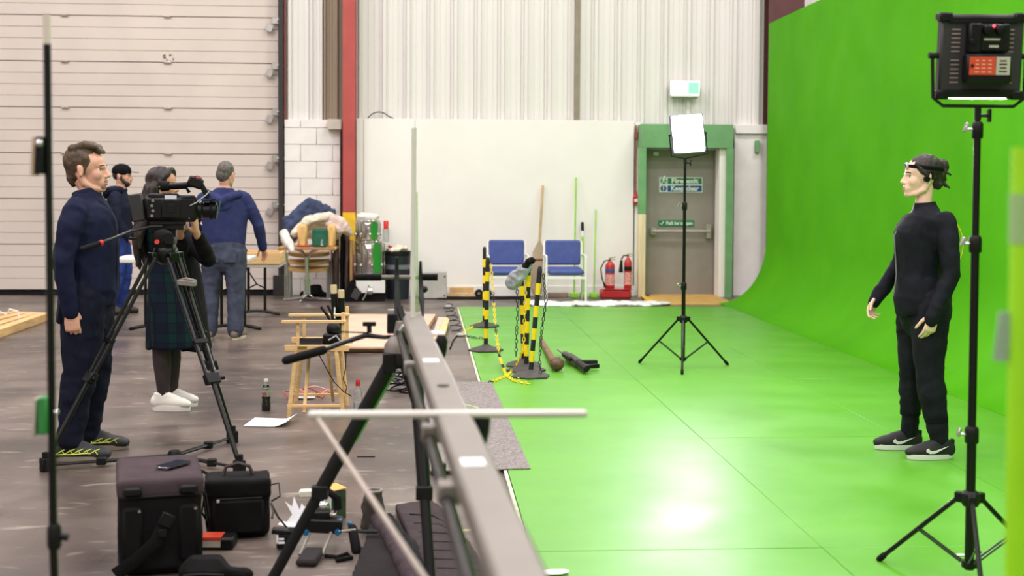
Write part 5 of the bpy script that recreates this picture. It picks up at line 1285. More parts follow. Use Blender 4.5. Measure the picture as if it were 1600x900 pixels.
# coiled red cable below
g_ = gnd(475, 628); rc = thing('red_cable', 'coiled red and pink cable on the floor under the wooden chair', 'cable', (g_.x, g_.y + .15, 0))
for k, (m_, rr, zz_) in enumerate(((M_REDP, .15, .008), (mat('pink_cable', 'e0a69c', .5), .12, .018), (M_REDP, .10, .028), (MATS['pink_cable'], .14, .036))):
    mb = MB(); rnd = random.Random(k); mb.tube([((rr + .02 * math.sin(5 * a + k)) * math.cos(a) + .02 * k, .6 * rr * math.sin(a), zz_ + .02 + .02 * math.sin(3 * a + k)) for a in [2 * PI * i / 26 for i in range(27)]], .0045, 6); obj('loop', mb, m_, rc)
mb = MB(); mb.ball((.0, -.02, .012), (.07, .04, .012)); obj('pale_tape', mb, M_PAPER, rc)

# ---- bottles
def bottle(label, px, py, dark):
    g = gnd(px, py); b = thing('bottle', label, 'bottle', (g.x, g.y + .03, 0))
    if dark:
        obj('liquid', MB().lathe([(.029, .004), (.031, .02), (.030, .055), (.027, .075), (.031, .10), (.031, .145), (.022, .168), (.013, .185)], seg=18), mat('cola', '0c0807', .12, var=0, coat=.6), b)
        lb = obj('wrapper', MB().lathe([(.0318, .100), (.0318, .150)], seg=18), mat('grey_green_wrapper', '8d9183', .4, var=.3, vs=40), b)
        mb = MB(); mb.box((-.005, -.0315, .118), (.026, .003, .022), bev=0); obj('red_patch', mb, mat('muted_red', 'a0524a', .4), lb)
        obj('green_band', MB().lathe([(.0322, .146), (.030, .154)], seg=18), mat('dark_green_band', '22421f', .4), b)
        obj('neck', MB().lathe([(.028, .154), (.018, .175), (.012, .192), (.012, .200)], seg=16), mat('clear_plastic', 'cfd2d0', .15, var=0, trans=.6), b); obj('cap', MB().lathe([(.015, .198), (.0155, .214), (.014, .217)], seg=16), M_WHM, b)
    else:
        mp = mat('clear_bottle', 'e9eef2', .08, var=0, trans=.92, ior=1.2)
        obj('plastic', MB().lathe([(.026, .001), (.031, .012)] + [(.031 - .0025 * (i % 2), .02 + .012 * i) for i in range(10)] + [(.031, .145), (.026, .17), (.014, .19), (.012, .205)], seg=20), mp, b)
        obj('water', MB().lathe([(.024, .003), (.0275, .012), (.0275, .09)], seg=18), mat('water', 'dfe9ef', .03, var=0, trans=.9, ior=1.33), b); obj('cap', MB().lathe([(.016, .200), (.0165, .222), (.013, .235), (.010, .243)], seg=16), M_REDP, b)
    return b
bottle('dark cola bottle with white cap standing on the floor left of the wooden chair', 415, 643, True)
bottle('clear water bottle with red cap standing right of the wooden chair', 559, 651, False)

# ---- heap of black cables under the jib tripod
g_ = gnd(628, 616); cp = thing('cable_heap', 'tangled heap of black cables on the floor behind the jib tripod', 'cable', (g_.x, g_.y + .15, 0))
rnd = random.Random(11)
for k in range(15):
    rr = rnd.uniform(.07, .14); c0 = Vector((rnd.uniform(-.05, .08), rnd.uniform(-.08, .12), .012 + .014 * k)); ti = rnd.uniform(-.5, .5); t2 = rnd.uniform(-.4, .4); mb = MB()
    mb.tube([c0 + Vector((rr * math.cos(a), rr * .9 * math.sin(a), max(-.0 - .013 * k, (ti * math.cos(a) + t2 * math.sin(a)) * rr * .8))) for a in [2 * PI * i / 22 for i in range(23)]], .0055, 6)
    obj('loop', mb, M_RUBBER if k % 4 else mat('grey_cable', '6d6a74', .5), cp)
mb = MB(); mb.tube([(-.02, -.1, .008), (.06, -.16, .008), (.2, -.12, .008), (.28, -.02, .008)], .0055, 6); mb.box((.27, .0, .10), (.03, .02, .05)); obj('loose_end', mb, M_RUBBER, cp)
mb = MB(); mb.box((-.12, .05, .19), (.03, .015, .012)); obj('yellow_tag', mb, M_BYEL, cp)

# ---- plywood sheets and timber
def quad_thing(o, pts, z0, z1, name, m):
    mb = MB(); a = [gnd(x, y, 0) - Vector((o.location.x, o.location.y, 0)) for x, y in pts]
    mb.loft([[Vector((p.x, p.y, z0)) for p in a], [Vector((p.x, p.y, z1)) for p in a]]); return obj(name, mb, m, o)
g_ = gnd(600, 548)
for i in range(3):
    pz = thing('plywood_sheet', ('bottom pinkish plywood sheet of the stack on the concrete floor', 'middle pinkish plywood sheet of the stack on the floor', 'top pinkish plywood sheet of the stack behind the wooden chair')[i], 'board', (g_.x, g_.y, .0 + .021 * i), 0, 'stacked plywood sheets')
    dx = (0, 3, -2)[i]
    quad_thing(pz, [(524 + dx, 550 + i), (648 + dx, 550 + i), (681, 499), (536 + dx, 499)], .0015, .019, 'sheet', M_PLY if i == 2 else M_PLYE)
g_ = gnd(690, 545)
tb_ = thing('timber_offcut', 'pale timber board lying on the floor right of the plywood sheets', 'board', (g_.x, g_.y, 0), 0)
quad_thing(tb_, [(678, 551), (691, 549), (702, 508), (695, 507)], .03, .07, 'board', M_PINE2); to_ = thing('plywood_offcut', 'narrow pinkish plywood offcut under the pale timber board', 'board', (g_.x, g_.y, 0)); quad_thing(to_, [(669, 546), (684, 550), (700, 500), (685, 499)], .0015, .029, 'sheet', M_PLY)
rg_ = thing('white_rag', 'white rag draped over the pale timber board beside the plywood', 'cloth', (g_.x, g_.y, .07))
mb = MB(); q = gnd(683, 525, .07) - rg_.location; mb.tube([q + Vector((-.12, .1, .0)), q + Vector((0, 0, .03)), q + Vector((.05, -.06, .02))], .028, 8, round_=True); obj('cloth', soft_mesh(mb, .01, 1, disp=.012, ds=14, mats=M_PAPER), None, rg_)
for i, (bpx, lab) in enumerate(((524, 'left black tube with cream cap standing behind the wooden chair'), (532, 'right black tube with cream cap standing behind the wooden chair'))):
    gq = gnd(bpx + 2, 541, .062)
    tt = thing('capped_tube', lab, 'tube', (gq.x, gq.y, .0625), 0, 'capped black tubes')
    top = at(bpx - 3 + 4 * i - (0 if i else 0), 445 + 8 * i, gq.y) - tt.location
    obj('tube_body', MB().tube([(0, 0, 0), top * .86], .030, 14), M_BLACKM, tt); obj('cream_cap', MB().tube([top * .86, top], .030, 14), mat('cream_cap', 'cdbb93', .6), tt, label='cream cap'); 
    if i == 0: obj('white_mark', MB().box(top * .55 + Vector((0, -.030, 0)), (.012, .003, .10), bev=0), M_PAPER, tt)

# ---- grey rubber mat over the stage edge
mt_ = thing('floor_mat', 'speckled grey floor mat overlapping the left edge of the green stage', 'mat', (gnd(740, 670).x, gnd(740, 670).y, .0195))
M_MAT = mat('speckled_mat', '68605f', .9, var=.0, vs=60, col2='978f8c', bump=.3, bs=90)
mb = MB(); a = [gnd(x, y, .0195) - mt_.location for x, y in ((655, 598), (768, 597), (829, 733), (672, 737))]
mb.loft([[p for p in a], [p + Vector((0, 0, .005)) for p in a]]); obj('mat_sheet', mb, M_MAT, mt_)
mb = MB(); q = gnd(735, 634, .0255) - mt_.location; mb.box(q, (.016, .20, .002), rot3(0, 0, .5), bev=0); obj('green_tape', mb, mat('green_tape', '97c650', .5), mt_)
# flat tape on floor
o = obj('floor_tape', MB().box((0, 0, .001), (.30, .018, .002), bev=0), mat('pale_yellow_tape', 'c9bd86', .6), None, loc=gnd(716, 829)); tag(o, 'short pale yellow tape strip on the concrete beside the kit bag', 'tape')
for (x, y, s_, a_, lab) in ((572, 714, .10, 0, 'thin black twig shaped scrap of tie on the concrete floor'), (612, 484, .09, .4, 'small white scrap on the concrete behind the plywood')):
    o = obj('floor_scrap', MB().box((0, 0, .002), (s_, s_ * (.08 if a_ == 0 else .6), .004), bev=0), M_BLACK if a_ == 0 else M_PAPER, None, loc=gnd(x, y), rot=(0, 0, a_)); tag(o, lab, 'scrap')

# ---- black and yellow barrier posts with chains
def barrier(label, bpx, bpy, tpx, tpy, hexa=0.0, bag=False, n=9, tilted=0):
    g = gnd(bpx, bpy, .0185 + .03); top = at(tpx, tpy, g.y)
    root = thing('barrier_post', label, 'barrier post', (g.x, g.y, .0185), 0, 'yellow and black barrier posts')
    t = top - root.location; b0 = Vector((0, 0, .03))
    mb = MB(); mb.lathe([(.16, 0), (.165, .012), (.12, .03), (.05, .045), (.03, .06)], (0, 0, 0), 6, rot3(0, 0, hexa)); obj('rubber_base', mb, mat('dusty_rubber', '4a4644', .8, var=.15, vs=14), root)
    for i in range(n):
        a, b_ = b0.lerp(t, i / n), b0.lerp(t, (i + 1) / n)
        obj('band', MB().tube([a, b_], .0195, 14), M_BBLK if (i % 2 == 0) else M_BYEL, root)
    mb = MB(); ax_ = (t - b0).normalized(); mb.tube([t, t + ax_ * .02, t + ax_ * .045], [.021, .019, .012], 12); obj('cap', mb, M_BBLK, root)
    return root, t + root.location
barrier('rear barrier post of the left pair on the green stage', 757, 506, 757, 392, .2)
_, tL = barrier('front barrier post of the left pair standing straight on a rubber base', 759, 543, 762, 410, .1)
_, tC = barrier('rear leaning barrier post in the cluster beside the weapons', 818, 566, 815, 432, .4)
_, tB = barrier('middle barrier post in the cluster with the grey pouch', 822, 574, 826, 412, .0)
_, tA = barrier('front leaning barrier post of the cluster, tilted to the right', 829, 583, 843, 425, .3)
gpo = thing('grey_pouch', 'crumpled grey plastic pouch hanging on the barrier post cluster', 'pouch', (tB.x - .09, tB.y - .06, tB.z - .12))
mb = MB(); mb.tube([(-.06, 0, -.05), (-.02, 0, .0), (.05, -.01, .07), (.09, .0, .11)], [(.05, .03), (.062, .045), (.05, .04), (.03, .02)], 12, ref=(.6, 0, -.7), round_=True); obj('pouch_body', soft_mesh(mb, .009, 1, disp=.016, ds=14, mats=mat('grey_plastic', '8d9096', .35, var=.25, vs=14)), None, gpo)
mb = MB(); mb.tube([(.05, -.02, .09), (.08, -.03, .14), (.11, -.01, .15)], .028, 8, round_=True); obj('dark_top', soft_mesh(mb, .008, 1, disp=.01, ds=16, mats=M_FABB), None, gpo)
def chain(label, pts, ms, step=.034):
    pts = [Vector(p) for p in pts]; c0 = pts[0]
    root = thing('barrier_chain', label, 'chain', c0)
    def link():
        mb = MB(); mb.tube([(.011 * math.cos(a) * 1.0, 0, .020 * math.sin(a)) for a in [2 * PI * i / 8 for i in range(9)]], .0038, 5, caps=False); return mb
    lm = [link().mesh('link', m) for m in ms]
    P = []; 
    for a, b_ in zip(pts, pts[1:]):
        n = max(2, int((b_ - a).length / step))
        for i in range(n): P.append((a.lerp(b_, i / n), (b_ - a).normalized()))
    for i, (p, d) in enumerate(P):
        o = bpy.data.objects.new('link', lm[(i // 4) % len(lm)]); COL.objects.link(o); o.parent = root
        q = d.to_track_quat('Z', 'Y') @ Matrix.Rotation((i % 2) * PI / 2, 3, 'Z').to_quaternion(); o.rotation_mode = 'QUATERNION'; o.rotation_quaternion = q; o.location = p - c0
    return root
def sag(a, b_, s, n=8): return [a.lerp(b_, i / n) - Vector((0, 0, s * math.sin(PI * i / n))) for i in range(n + 1)]
zf = .026
k1 = gnd(791, 588, zf)
chain('yellow chain hanging from the left barrier posts down to the floor', [tL + Vector((.03, -.01, -.03)), at(770, 450, tL.y - .1), at(774, 510, tL.y - .5), at(780, 555, tL.y - .9), k1], [M_BYEL, M_BYEL, M_BBLK])
chain('yellow chain lying on the floor beside the floor mat', [k1, gnd(775, 594, zf), gnd(762, 598, zf)], [M_BYEL, M_BYEL, M_BBLK])
chain('yellow chain lying across the floor in front of the barrier cluster', [k1, gnd(806, 596, zf), gnd(830, 600, zf)], [M_BYEL])
chain('yellow chain looping up to the middle barrier post', [k1, gnd(805, 575, zf), at(818, 545, tB.y - .15), at(820, 480, tB.y - .08), tB + Vector((-.02, -.03, -.05))], [M_BYEL, M_BYEL])
chain('dark chain hanging from the front leaning barrier post', [tA + Vector((.03, -.02, -.03)), at(853, 470, tA.y - .04), at(846, 520, tA.y - .05), at(843, 560, tA.y - .06), gnd(845, 588, zf + .02)], [M_BBLK])
chain('dark chain hanging on the rear side of the barrier cluster', [tC + Vector((-.04, 0, -.02)), at(809, 490, tC.y), at(807, 520, tC.y), at(806, 560, tC.y - .03)], [M_BBLK, M_BBLK])
chain('yellow chain on the floor running right of the barrier cluster', [gnd(812, 590, zf), gnd(835, 587, zf), gnd(858, 588, zf)], [M_BYEL, M_BBLK])
chain('yellow and black chain trailing left from the left barrier posts', [gnd(757, 502, zf), gnd(744, 506, zf), gnd(735, 513, zf), gnd(722, 520, .008)], [M_BYEL])
chain('dark chain lying on the stage beside the left barrier posts', [gnd(758, 529, zf), gnd(745, 528, zf), gnd(722, 524, zf)], [M_BBLK])
# curly black cable left of the stage
cc_ = thing('curly_cable', 'curly black cable trailing over the concrete beside the green stage', 'cable', (gnd(706, 510).x, gnd(706, 510).y, 0))
mb = MB(); pts = []
A_, B_ = gnd(699, 478), gnd(716, 522)
for i in range(120):
    t = i / 119; p = A_.lerp(B_, t) - cc_.location; pts.append(p + Vector((.06 * math.sin(t * 38), .03 * math.cos(t * 38), .02 + .010 * math.sin(t * 38 + 1))))
mb.tube(pts, .0045, 5); obj('coil', mb, M_RUBBER, cc_)
mb = MB(); mb.tube([gnd(716, 522, .008) - cc_.location, gnd(708, 532, .008) - cc_.location, gnd(703, 545, .008) - cc_.location], .007, 6); obj('tail', mb, M_RUBBER, cc_)
for j, (x, y) in enumerate(((720, 523), (700, 479))):
    mb = MB(); mb.ball(gnd(x, y, .02) - cc_.location, (.05, .05, .018)); obj('pale_connector', mb, mat('pale_cable', 'a8a8a4', .5), cc_)

# ---- prop weapons
ga, gb2 = gnd(846, 532, .05), gnd(868, 570, .07)
mc = thing('prop_club', 'wooden prop club with a round head lying on the green floor', 'prop club', (ga.x, ga.y, .0185))
def ml(p): return Vector(p) - mc.location
obj('handle', MB().tube([ml(ga), ml(ga.lerp(gb2, .5)), ml(gb2)], [.022, .026, .030], 12, round_=True), mat('club_wood', '7a5b47', .6, var=.2, vs=14), mc)
mb = MB(); mb.ball(ml(gb2) + Vector((.01, -.02, .01)), (.058, .058, .055), 14, 10)
obj('round_head', soft_mesh(mb, .008, 1, disp=.008, ds=25, mats=mat('club_head', '5f4636', .6, var=.2, vs=20)), None, mc)
ga, gb2 = gnd(872, 547, .06), gnd(918, 578, .06)
pg = thing('prop_rifle', 'dark prop rifle with a pale barrel lying on the green floor', 'prop rifle', (ga.x, ga.y, .0185))
def gl(t, side=0, z=0):
    d = (gb2 - ga); s_ = Vector((d.y, -d.x, 0)).normalized(); p = ga + d * t + s_ * side - pg.location; p.z = .045 + z; return p
dirq = (gb2 - ga).normalized().to_track_quat('X', 'Z').to_matrix()
obj('barrel', MB().tube([gl(0), gl(.35)], [.010, .016], 10), mat('pale_barrel', '9a958e', .4, .4), pg)
Lg = (gb2 - ga).length
obj('receiver', MB().box(gl(.55, 0, 0), (Lg * .34, .06, .07), dirq, bev=.01), mat('gun_grey', '3c3834', .5, var=.2, vs=20), pg); obj('foregrip', MB().box(gl(.34, 0, .0), (Lg * .18, .05, .055), dirq, bev=.01), mat('gun_brown', '54463b', .5, var=.2, vs=20), pg)
obj('stock', MB().tube([gl(.7, 0, 0), gl(.98, .0, 0)], [(.03, .03), (.035, .022)], 10), M_BLACK, pg); obj('magazine', MB().box(gl(.62, -.10, -.01), (.05, .17, .04), dirq, bev=.006), M_BLACK, pg); obj('pistol_grip', MB().box(gl(.80, -.09, -.01), (.04, .13, .035), dirq @ rot3(0, 0, .3), bev=.006), M_BLACK, pg)
obj('sight_rail', MB().box(gl(.5, .045, .02), (Lg * .25, .03, .03), dirq, bev=.005), M_BLACK, pg)
# ================================================================ BACK OF THE ROOM
# ---- blue stacking chairs
gch = gnd(794, 477)
YB = gch.y
def chair(cx, label, x_in=None):
    g = gnd(cx, 477); r = thing('blue_chair', label, 'chair', (g.x, YB, 0), 0, 'blue upholstered chairs')
    mb = MB(); mb.box((0, .0, .0), (.47, .05, .335), rot3(-.10, 0, 0), bev=.02)
    b = obj('backrest', soft_mesh(mb, .012, 3, mats=M_BLUEF), None, r, loc=(0, .40, .66))
    mb = MB(); mb.box((0, .16, .435), (.48, .44, .07), rot3(.06, 0, 0), bev=.03); obj('seat', soft_mesh(mb, .012, 3, mats=M_BLUEF), None, r)
    for sx in (-1, 1):
        obj('leg', MB().tube([(sx * .255, -.05, .0), (sx * .255, -.04, .62)], .013, 10, round_=True), M_WHM, r); obj('leg', MB().tube([(sx * .255, .43, .0), (sx * .255, .36, .40), (sx * .245, .42, .80)], .013, 10, round_=True), M_WHM, r)
        obj('armrest', MB().tube([(sx * .255, -.04, .62), (sx * .255, .02, .635), (sx * .255, .40, .63)], .014, 10), M_WHM, r); obj('side_rail', MB().tube([(sx * .255, -.045, .37), (sx * .255, .38, .37)], .011, 8), M_WHM, r)
    obj('front_rail', MB().box((0, -.045, .355), (.50, .02, .03)), M_WHM, r); obj('rear_rail', MB().box((0, .37, .37), (.50, .02, .03)), M_WHM, r)
    return r
chair(794, 'left blue upholstered chair with white frame against the white wall')
chair(884, 'right blue upholstered chair with white frame nearer the fire extinguishers')
# ---- long paddle leaning on the wall
yb = YW - .14
p0, p1 = at(838, 455, YW - .45), at(848, 291, yb)
pdl = thing('wooden_paddle', 'long wooden paddle leaning on the white wall between the blue chairs', 'paddle', (p0.x, p0.y, 0))
def q_(a): return Vector(a) - pdl.location
p0 = Vector((p0.x, p0.y, .012))
obj('shaft', MB().tube([q_(p0.lerp(p1, .3)), q_(p1)], .018, 10, round_=True), mat('paddle_wood', 'b59a6c', .55, var=.1), pdl)
obj('blade', MB().tube([q_(p0), q_(p0.lerp(p1, .08)), q_(p0.lerp(p1, .40)), q_(p0.lerp(p1, .50))], [(.03, .012), (.095, .015), (.085, .018), (.02, .018)], 12, ref=(1, 0, 0)), mat('paddle_blade', '9c8a72', .55, var=.1), pdl)
obj('blade_edge', MB().tube([q_(p0.lerp(p1, .335)) + Vector((-.085, -.02, 0)), q_(p0.lerp(p1, .335)) + Vector((.085, -.02, 0))], .012, 6), mat('rust_band', '8a5438', .6), pdl)
# ---- green painted sticks leaning on the wall
M_GST = mat('green_stick', '8cc63e', .5, var=.1)
def stick(label, bx, by_, tx, ty, r, foot=True, tip=False):
    top = at(tx, ty, YW - .125 - r); b0 = at(bx, 450, YW - .42); b0 = Vector((b0.x, b0.y, .0))
    s = thing('green_stick', label, 'stick', b0, 0, 'green sticks leaning on the wall')
    t = top - b0; h = .03
    obj('rod', MB().tube([(0, 0, h), t], r, 8, round_=True), M_GST, s)
    obj('foot_block', MB().box((0, 0, .036), (.11, .14, .07), bev=.01), M_GST, s)
    if tip:
        obj('black_tip', MB().tube([t * .90, t * 1.0], r * 1.25, 10, round_=True), M_BLACK, s); obj('white_band', MB().tube([t * .82, t * .90], r * 1.15, 10), M_WHM, s)
stick('tallest thin green stick leaning on the wall behind the right blue chair', 897, 462, 900, 278, .012)
stick('short thick green stick with black tip behind the right blue chair', 912, 464, 910, 349, .018, tip=True)
stick('thin green stick leaning on the wall between chair and extinguishers', 928, 464, 931, 328, .010)
# ---- fire extinguishers in red tray
g_ = gnd(963, 467)
tr = thing('extinguisher_tray', 'red floor tray holding two fire extinguishers beside the exit', 'tray', (g_.x, g_.y + .12, 0))
M_EXT = mat('extinguisher_red', 'b3262a', .3, var=.05, coat=.3)
obj('tray_body', MB().box((0, 0, .06), (.42, .20, .12), bev=.02), M_EXT, tr); obj('tray_lip', MB().box((.02, -.02, .125), (.40, .17, .012)), M_EXT, tr)
def ext(label, px, r, h, horn):
    x = at(px, 430, g_.y + .12).x
    e = thing('fire_extinguisher', label, 'fire extinguisher', (x, g_.y + .12, .1315), 0, 'fire extinguishers')
    obj('cylinder', MB().lathe([(r * .9, 0), (r, .01), (r, h * .78), (r * .85, h * .86), (r * .4, h * .93), (r * .35, h * .96)], seg=20), M_EXT, e)
    mb = MB(); mb.lathe([(r * 1.01, h * .55), (r * 1.01, h * .68)], seg=20); obj('blue_label' if not horn else 'black_label', mb, mat('label_blue', '40508a', .4) if not horn else M_BLACK, e)
    mb = MB(); mb.lathe([(r * 1.01, h * .12), (r * 1.01, h * .5)], seg=20); obj('pale_label', mb, mat('label_pale', 'c98d86', .4, var=.35, vs=50), e)
    mb = MB(); mb.cyl((0, 0, h * .94), (0, 0, h * 1.06), .014); obj('valve', mb, mat('brass_valve', 'b08b4a', .35, .6), e)
    mb = MB(); mb.box((.03, 0, h * 1.06), (.10, .02, .012), rot3(0, -.25, 0)); mb.box((.03, 0, h * 1.0), (.08, .02, .010)); obj('lever', mb, M_CHROME, e)
    if horn:
        mb = MB(); mb.tube([(0, -.01, h * 1.0), (-.06, -.02, h * 1.02), (-.095, -.02, h * .9)], .010, 8); mb.tube([(-.095, -.02, h * .88), (-.10, -.02, h * .5)], [.016, .032], 12); obj('horn', mb, M_BLACK, e)
    else:
        mb = MB(); mb.tube([(0, -.01, h * .98), (-.08, -.02, h * .95), (-.13, -.02, h * .7), (-.11, -.02, h * .35), (-.085, -.02, h * .18)], .009, 8); mb.tube([(-.085, -.02, h * .2), (-.07, -.02, h * .04)], .014, 8); obj('hose', mb, M_BLACK, e)
ext('stout red fire extinguisher with curved black hose, left in the tray', 953, .066, .40, False)
ext('slim red fire extinguisher with black horn, right in the tray', 981, .054, .45, True)
# ---- fire alarm call point with conduit
cpn = at(994, 313, YW - .08)
al = thing('alarm_call_point', 'small red fire alarm call point fed by a thin red conduit', 'alarm', (cpn.x, YW - .085, cpn.z))
obj('box', MB().box((0, -.02, 0), (.10, .05, .11), bev=.006), M_EXT, al); obj('white_front', MB().box((0, -.047, 0), (.07, .006, .045), bev=0), M_WHM, al)
zt_ = at(994, 196, YW).z - cpn.z
obj('conduit', MB().tube([(-.01, -.01, .06), (-.012, -.01, .30), (-.012, -.01, zt_)], .010, 8), mat('conduit_red', '9c4a48', .5), al); obj('junction', MB().tube([(-.01, -.012, .05), (-.01, -.012, .14)], [.032, .012], 10), M_EXT, al); obj('top_clip', MB().box((-.012, -.015, zt_ - .14), (.045, .03, .10)), mat('conduit_red', '9c4a48'), al)
# ---- lit exit sign above the door
es = at(1068, 140, YW)
ex = thing('exit_light', 'glowing green and white exit sign box above the fire exit', 'sign', (es.x, YW - .03, es.z))
obj('housing', MB().box((0, -.05, 0), (.42, .10, .225), bev=.01), M_WHM, ex); obj('lit_face', MB().box((-.004, -.104, .012), (.40, .01, .19), bev=.004), mat('lit_exit', 'd8ffe6', .4, var=0, emis=2.5), ex)
GL = mat('lit_exit_green', '7fe0a4', .4, var=0, emis=.9)
mb = MB(); mb.box((.115, -.111, .01), (.15, .004, .165), bev=0); obj('green_field', mb, GL, ex)
mb = MB(); c = (-.07, -.112, .015)
mb.ball((c[0] + .012, c[1], c[2] + .06), (.014, .002, .014), 8, 4)
for p, q in (((.008, .045), (-.004, .005)), ((-.004, .005), (.03, -.02)), ((.03, -.02), (.022, -.06)), ((-.004, .005), (-.02, -.03)), ((-.02, -.03), (-.045, -.04)), ((.006, .035), (.035, .02)), ((.004, .035), (-.03, .018))): mb.tube([(c[0] + p[0], c[1], c[2] + p[1]), (c[0] + q[0], c[1], c[2] + q[1])], .006, 6)
obj('pictogram', mb, mat('exit_pale_green', 'a8ecc4', .4, var=0, emis=1.1), ex); obj('under_strip', MB().box((0, -.05, -.12), (.36, .06, .02)), M_DGREY, ex)
# ---- boards and sheeting on the floor by the exit
bd = thing('plywood_threshold', 'yellowish plywood board lying on the floor in front of the fire exit', 'board', (gnd(1075, 468).x, gnd(1075, 468).y, 0))
quad_thing(bd, [(1006, 471), (1018, 461), (1112, 461), (1152, 477), (1006, 477)], .001, .016, 'board', mat('yellow_ply', 'cda45c', .6, var=.1, vs=5)); quad_thing(bd, [(1001, 465), (1008, 465), (1026, 475), (1014, 476)], .017, .03, 'yellow_strip', mat('yellow_strip', 'e2b53c', .5))
pls = thing('plastic_sheeting', 'crumpled white plastic sheeting along the far edge of the green stage', 'sheeting', (gnd(940, 480).x, gnd(940, 480).y - .0, 0))
mb = MB(); rnd = random.Random(4)
for i in range(34):
    px = 828 + 205 * i / 33; p = gnd(px, 479 + rnd.uniform(-2.5, 1), 0) - pls.location; p.y = max(p.y, .0 - .10); mb.ball(p + Vector((0, 0, .026)), (rnd.uniform(.07, .14), rnd.uniform(.08, .2), rnd.uniform(.016, .035)), 10, 6)
obj('sheet', soft_mesh(mb, .014, 1, disp=.022, ds=12, mats=mat('cloudy_plastic', 'e2e2e0', .3, var=.04)), None, pls)
# planks and debris under chairs
for i, (a, b_, y, z, m_, lab) in enumerate(((700, 745, 456, .03, M_PINE2, 'pale timber plank on the floor against the white wall'), (703, 740, 452, .09, M_BEECH, 'short orange timber plank stacked on the pale plank'), (850, 888, 458, .03, mat('grey_timber', '8e7c6c', .7), 'grey timber lying behind the right blue chair'))):
    Yp = YW - .26 - (.0 if i == 1 else .02); xa, xb = at(a, y, Yp).x, at(b_, y, Yp).x
    o = obj('timber_plank', MB().box(((xa + xb) / 2, Yp, z + (.0 if i != 1 else .012)), (xb - xa, .12 if i != 1 else .09, .058)), m_, None); tag(o, lab, 'plank')
for k in range(4):
    mb = MB(); rnd = random.Random(k + 30); mb.tube([(-.55 + 1.25 * i / 10, rnd.uniform(-.04, .04) + .075 * k - .15, .012) for i in range(11)], .011, 6)
    tag(obj('floor_cable', mb, M_RUBBER, None, loc=(gnd(745, 463).x, YW - .55, 0)), 'dark cable lying along the foot of the white wall left of the blue chairs', 'cable', 'dark cables along the wall')
for x, lab in ((.02, 'left small black wheel standing at the wall beneath the left blue chair'), (.14, 'right small black wheel standing at the wall beneath the left blue chair')):
    wq = thing('small_wheel', lab, 'wheel', (gnd(745, 463).x + x, YW - .40, .0)); obj('tyre', MB().lathe([(.05, -.02), (.058, 0), (.05, .02)], (0, 0, .059), 14, rot3(PI / 2)), M_BLACK, wq); obj('hub', MB().lathe([(.02, -.024), (.02, .024)], (0, 0, .059), 10, rot3(PI / 2)), M_STEEL, wq)
# ---- pile of planks at far left
gpl = gnd(20, 520)
for i in range(4):
    a = gnd(-30, 522 + 6.3 * i - (3 if i == 0 else 0)); b_ = gnd(62 - 12 * (3 - i) + (0 if i else 4), 497 + .5 * i)
    a = gnd(-30, 505 + 10.5 * i); b_ = gnd(28 + 14 * i, 498.5 + .7 * i)
    d = b_ - a; o = thing('timber_batten', 'pale sawn timber batten, %s of four at the left' % ('rearmost', 'second from the rear', 'third from the rear', 'nearest')[i], 'timber', ((a + b_) / 2), math.atan2(d.y, d.x), 'sawn timber battens')
    obj('batten', MB().box((0, 0, .045), (d.length, .11, .088)), M_PINE, o)
wl = thing('white_wire', 'looped white wire lying on the timber battens at the left', 'wire', gnd(6, 498, .095))
mb = MB(); mb.tube([(-.2, -.1, .012), (-.08, -.02, .1), (.02, .02, .04), (.06, 0, .10), (.14, 0, .08), (.16, 0, .012)], .010, 6); obj('wire', mb, M_WHM, wl)

# ---- folding tables
def fold_table(label, x0, x1, Y, D, ztop, legs, top_m, g=None):
    t = thing('folding_table', label, 'table', ((x0 + x1) / 2, Y + D / 2, 0), 0, g)
    hw = (x1 - x0) / 2
    obj('table_top', MB().box((0, 0, ztop - .02), (x1 - x0, D, .04)), top_m, t)
    for lx in legs:
        lx -= (x0 + x1) / 2
        for sy in (-1, 1): obj('leg', MB().tube([(lx, sy * (D / 2 - .16), .03), (lx, sy * (D / 2 - .16), ztop - .04)], .017, 8), M_BLACKM, t)
        obj('foot_bar', MB().tube([(lx - .0, -D / 2 + .0, .012), (lx, -D / 2 + .16, .04), (lx, D / 2 - .16, .04), (lx, D / 2, .012)], .016, 8, round_=True), M_BLACKM, t)
    return t
WT = mat('white_table_top', 'dcd6d0', .45, var=.02)
# near white table, its legs' curved feet seen from the end
def end_frame(t, px_l, px_r, py_foot, Y, ztop, zbrace):
    """leg frame across the picture: two uprights, curved foot, Y brace"""
    xl, xr = at(px_l, 400, Y).x - t.location.x, at(px_r, 400, Y).x - t.location.x; yy = Y - t.location.y
    for x in (xl, xr): obj('leg', MB().tube([(x, yy, .03), (x, yy, ztop)], .017, 8), M_BLACKM, t)
    obj('foot_bar', MB().tube([(xl - .16, yy, .014), (xl, yy, .045), ((xl + xr) / 2, yy, .05), (xr, yy, .045), (xr + .16, yy, .014)], .018, 8, round_=True), M_BLACKM, t)
    mb = MB(); xm = (xl + xr) / 2; mb.tube([(xl, yy, zbrace), (xm, yy, zbrace + .05), (xr, yy, zbrace)], .009, 6); mb.tube([(xm, yy, zbrace + .05), (xm - .12, yy, ztop - .02)], .009, 6); obj('brace', mb, M_BLACKM, t)
Y1 = gnd(300, 517).y
zt1 = at(215, 403, Y1 - .1).z
x0, x1 = at(181, 408, Y1).x, at(392, 408, Y1).x
t1 = thing('folding_table', 'long white folding table with black curved feet behind the camera operator', 'table', ((x0 + x1) / 2, Y1, 0), 0, 'folding tables')
obj('table_top', MB().box((0, .12, zt1 - .022), (x1 - x0, .76, .044), bev=.008), WT, t1)
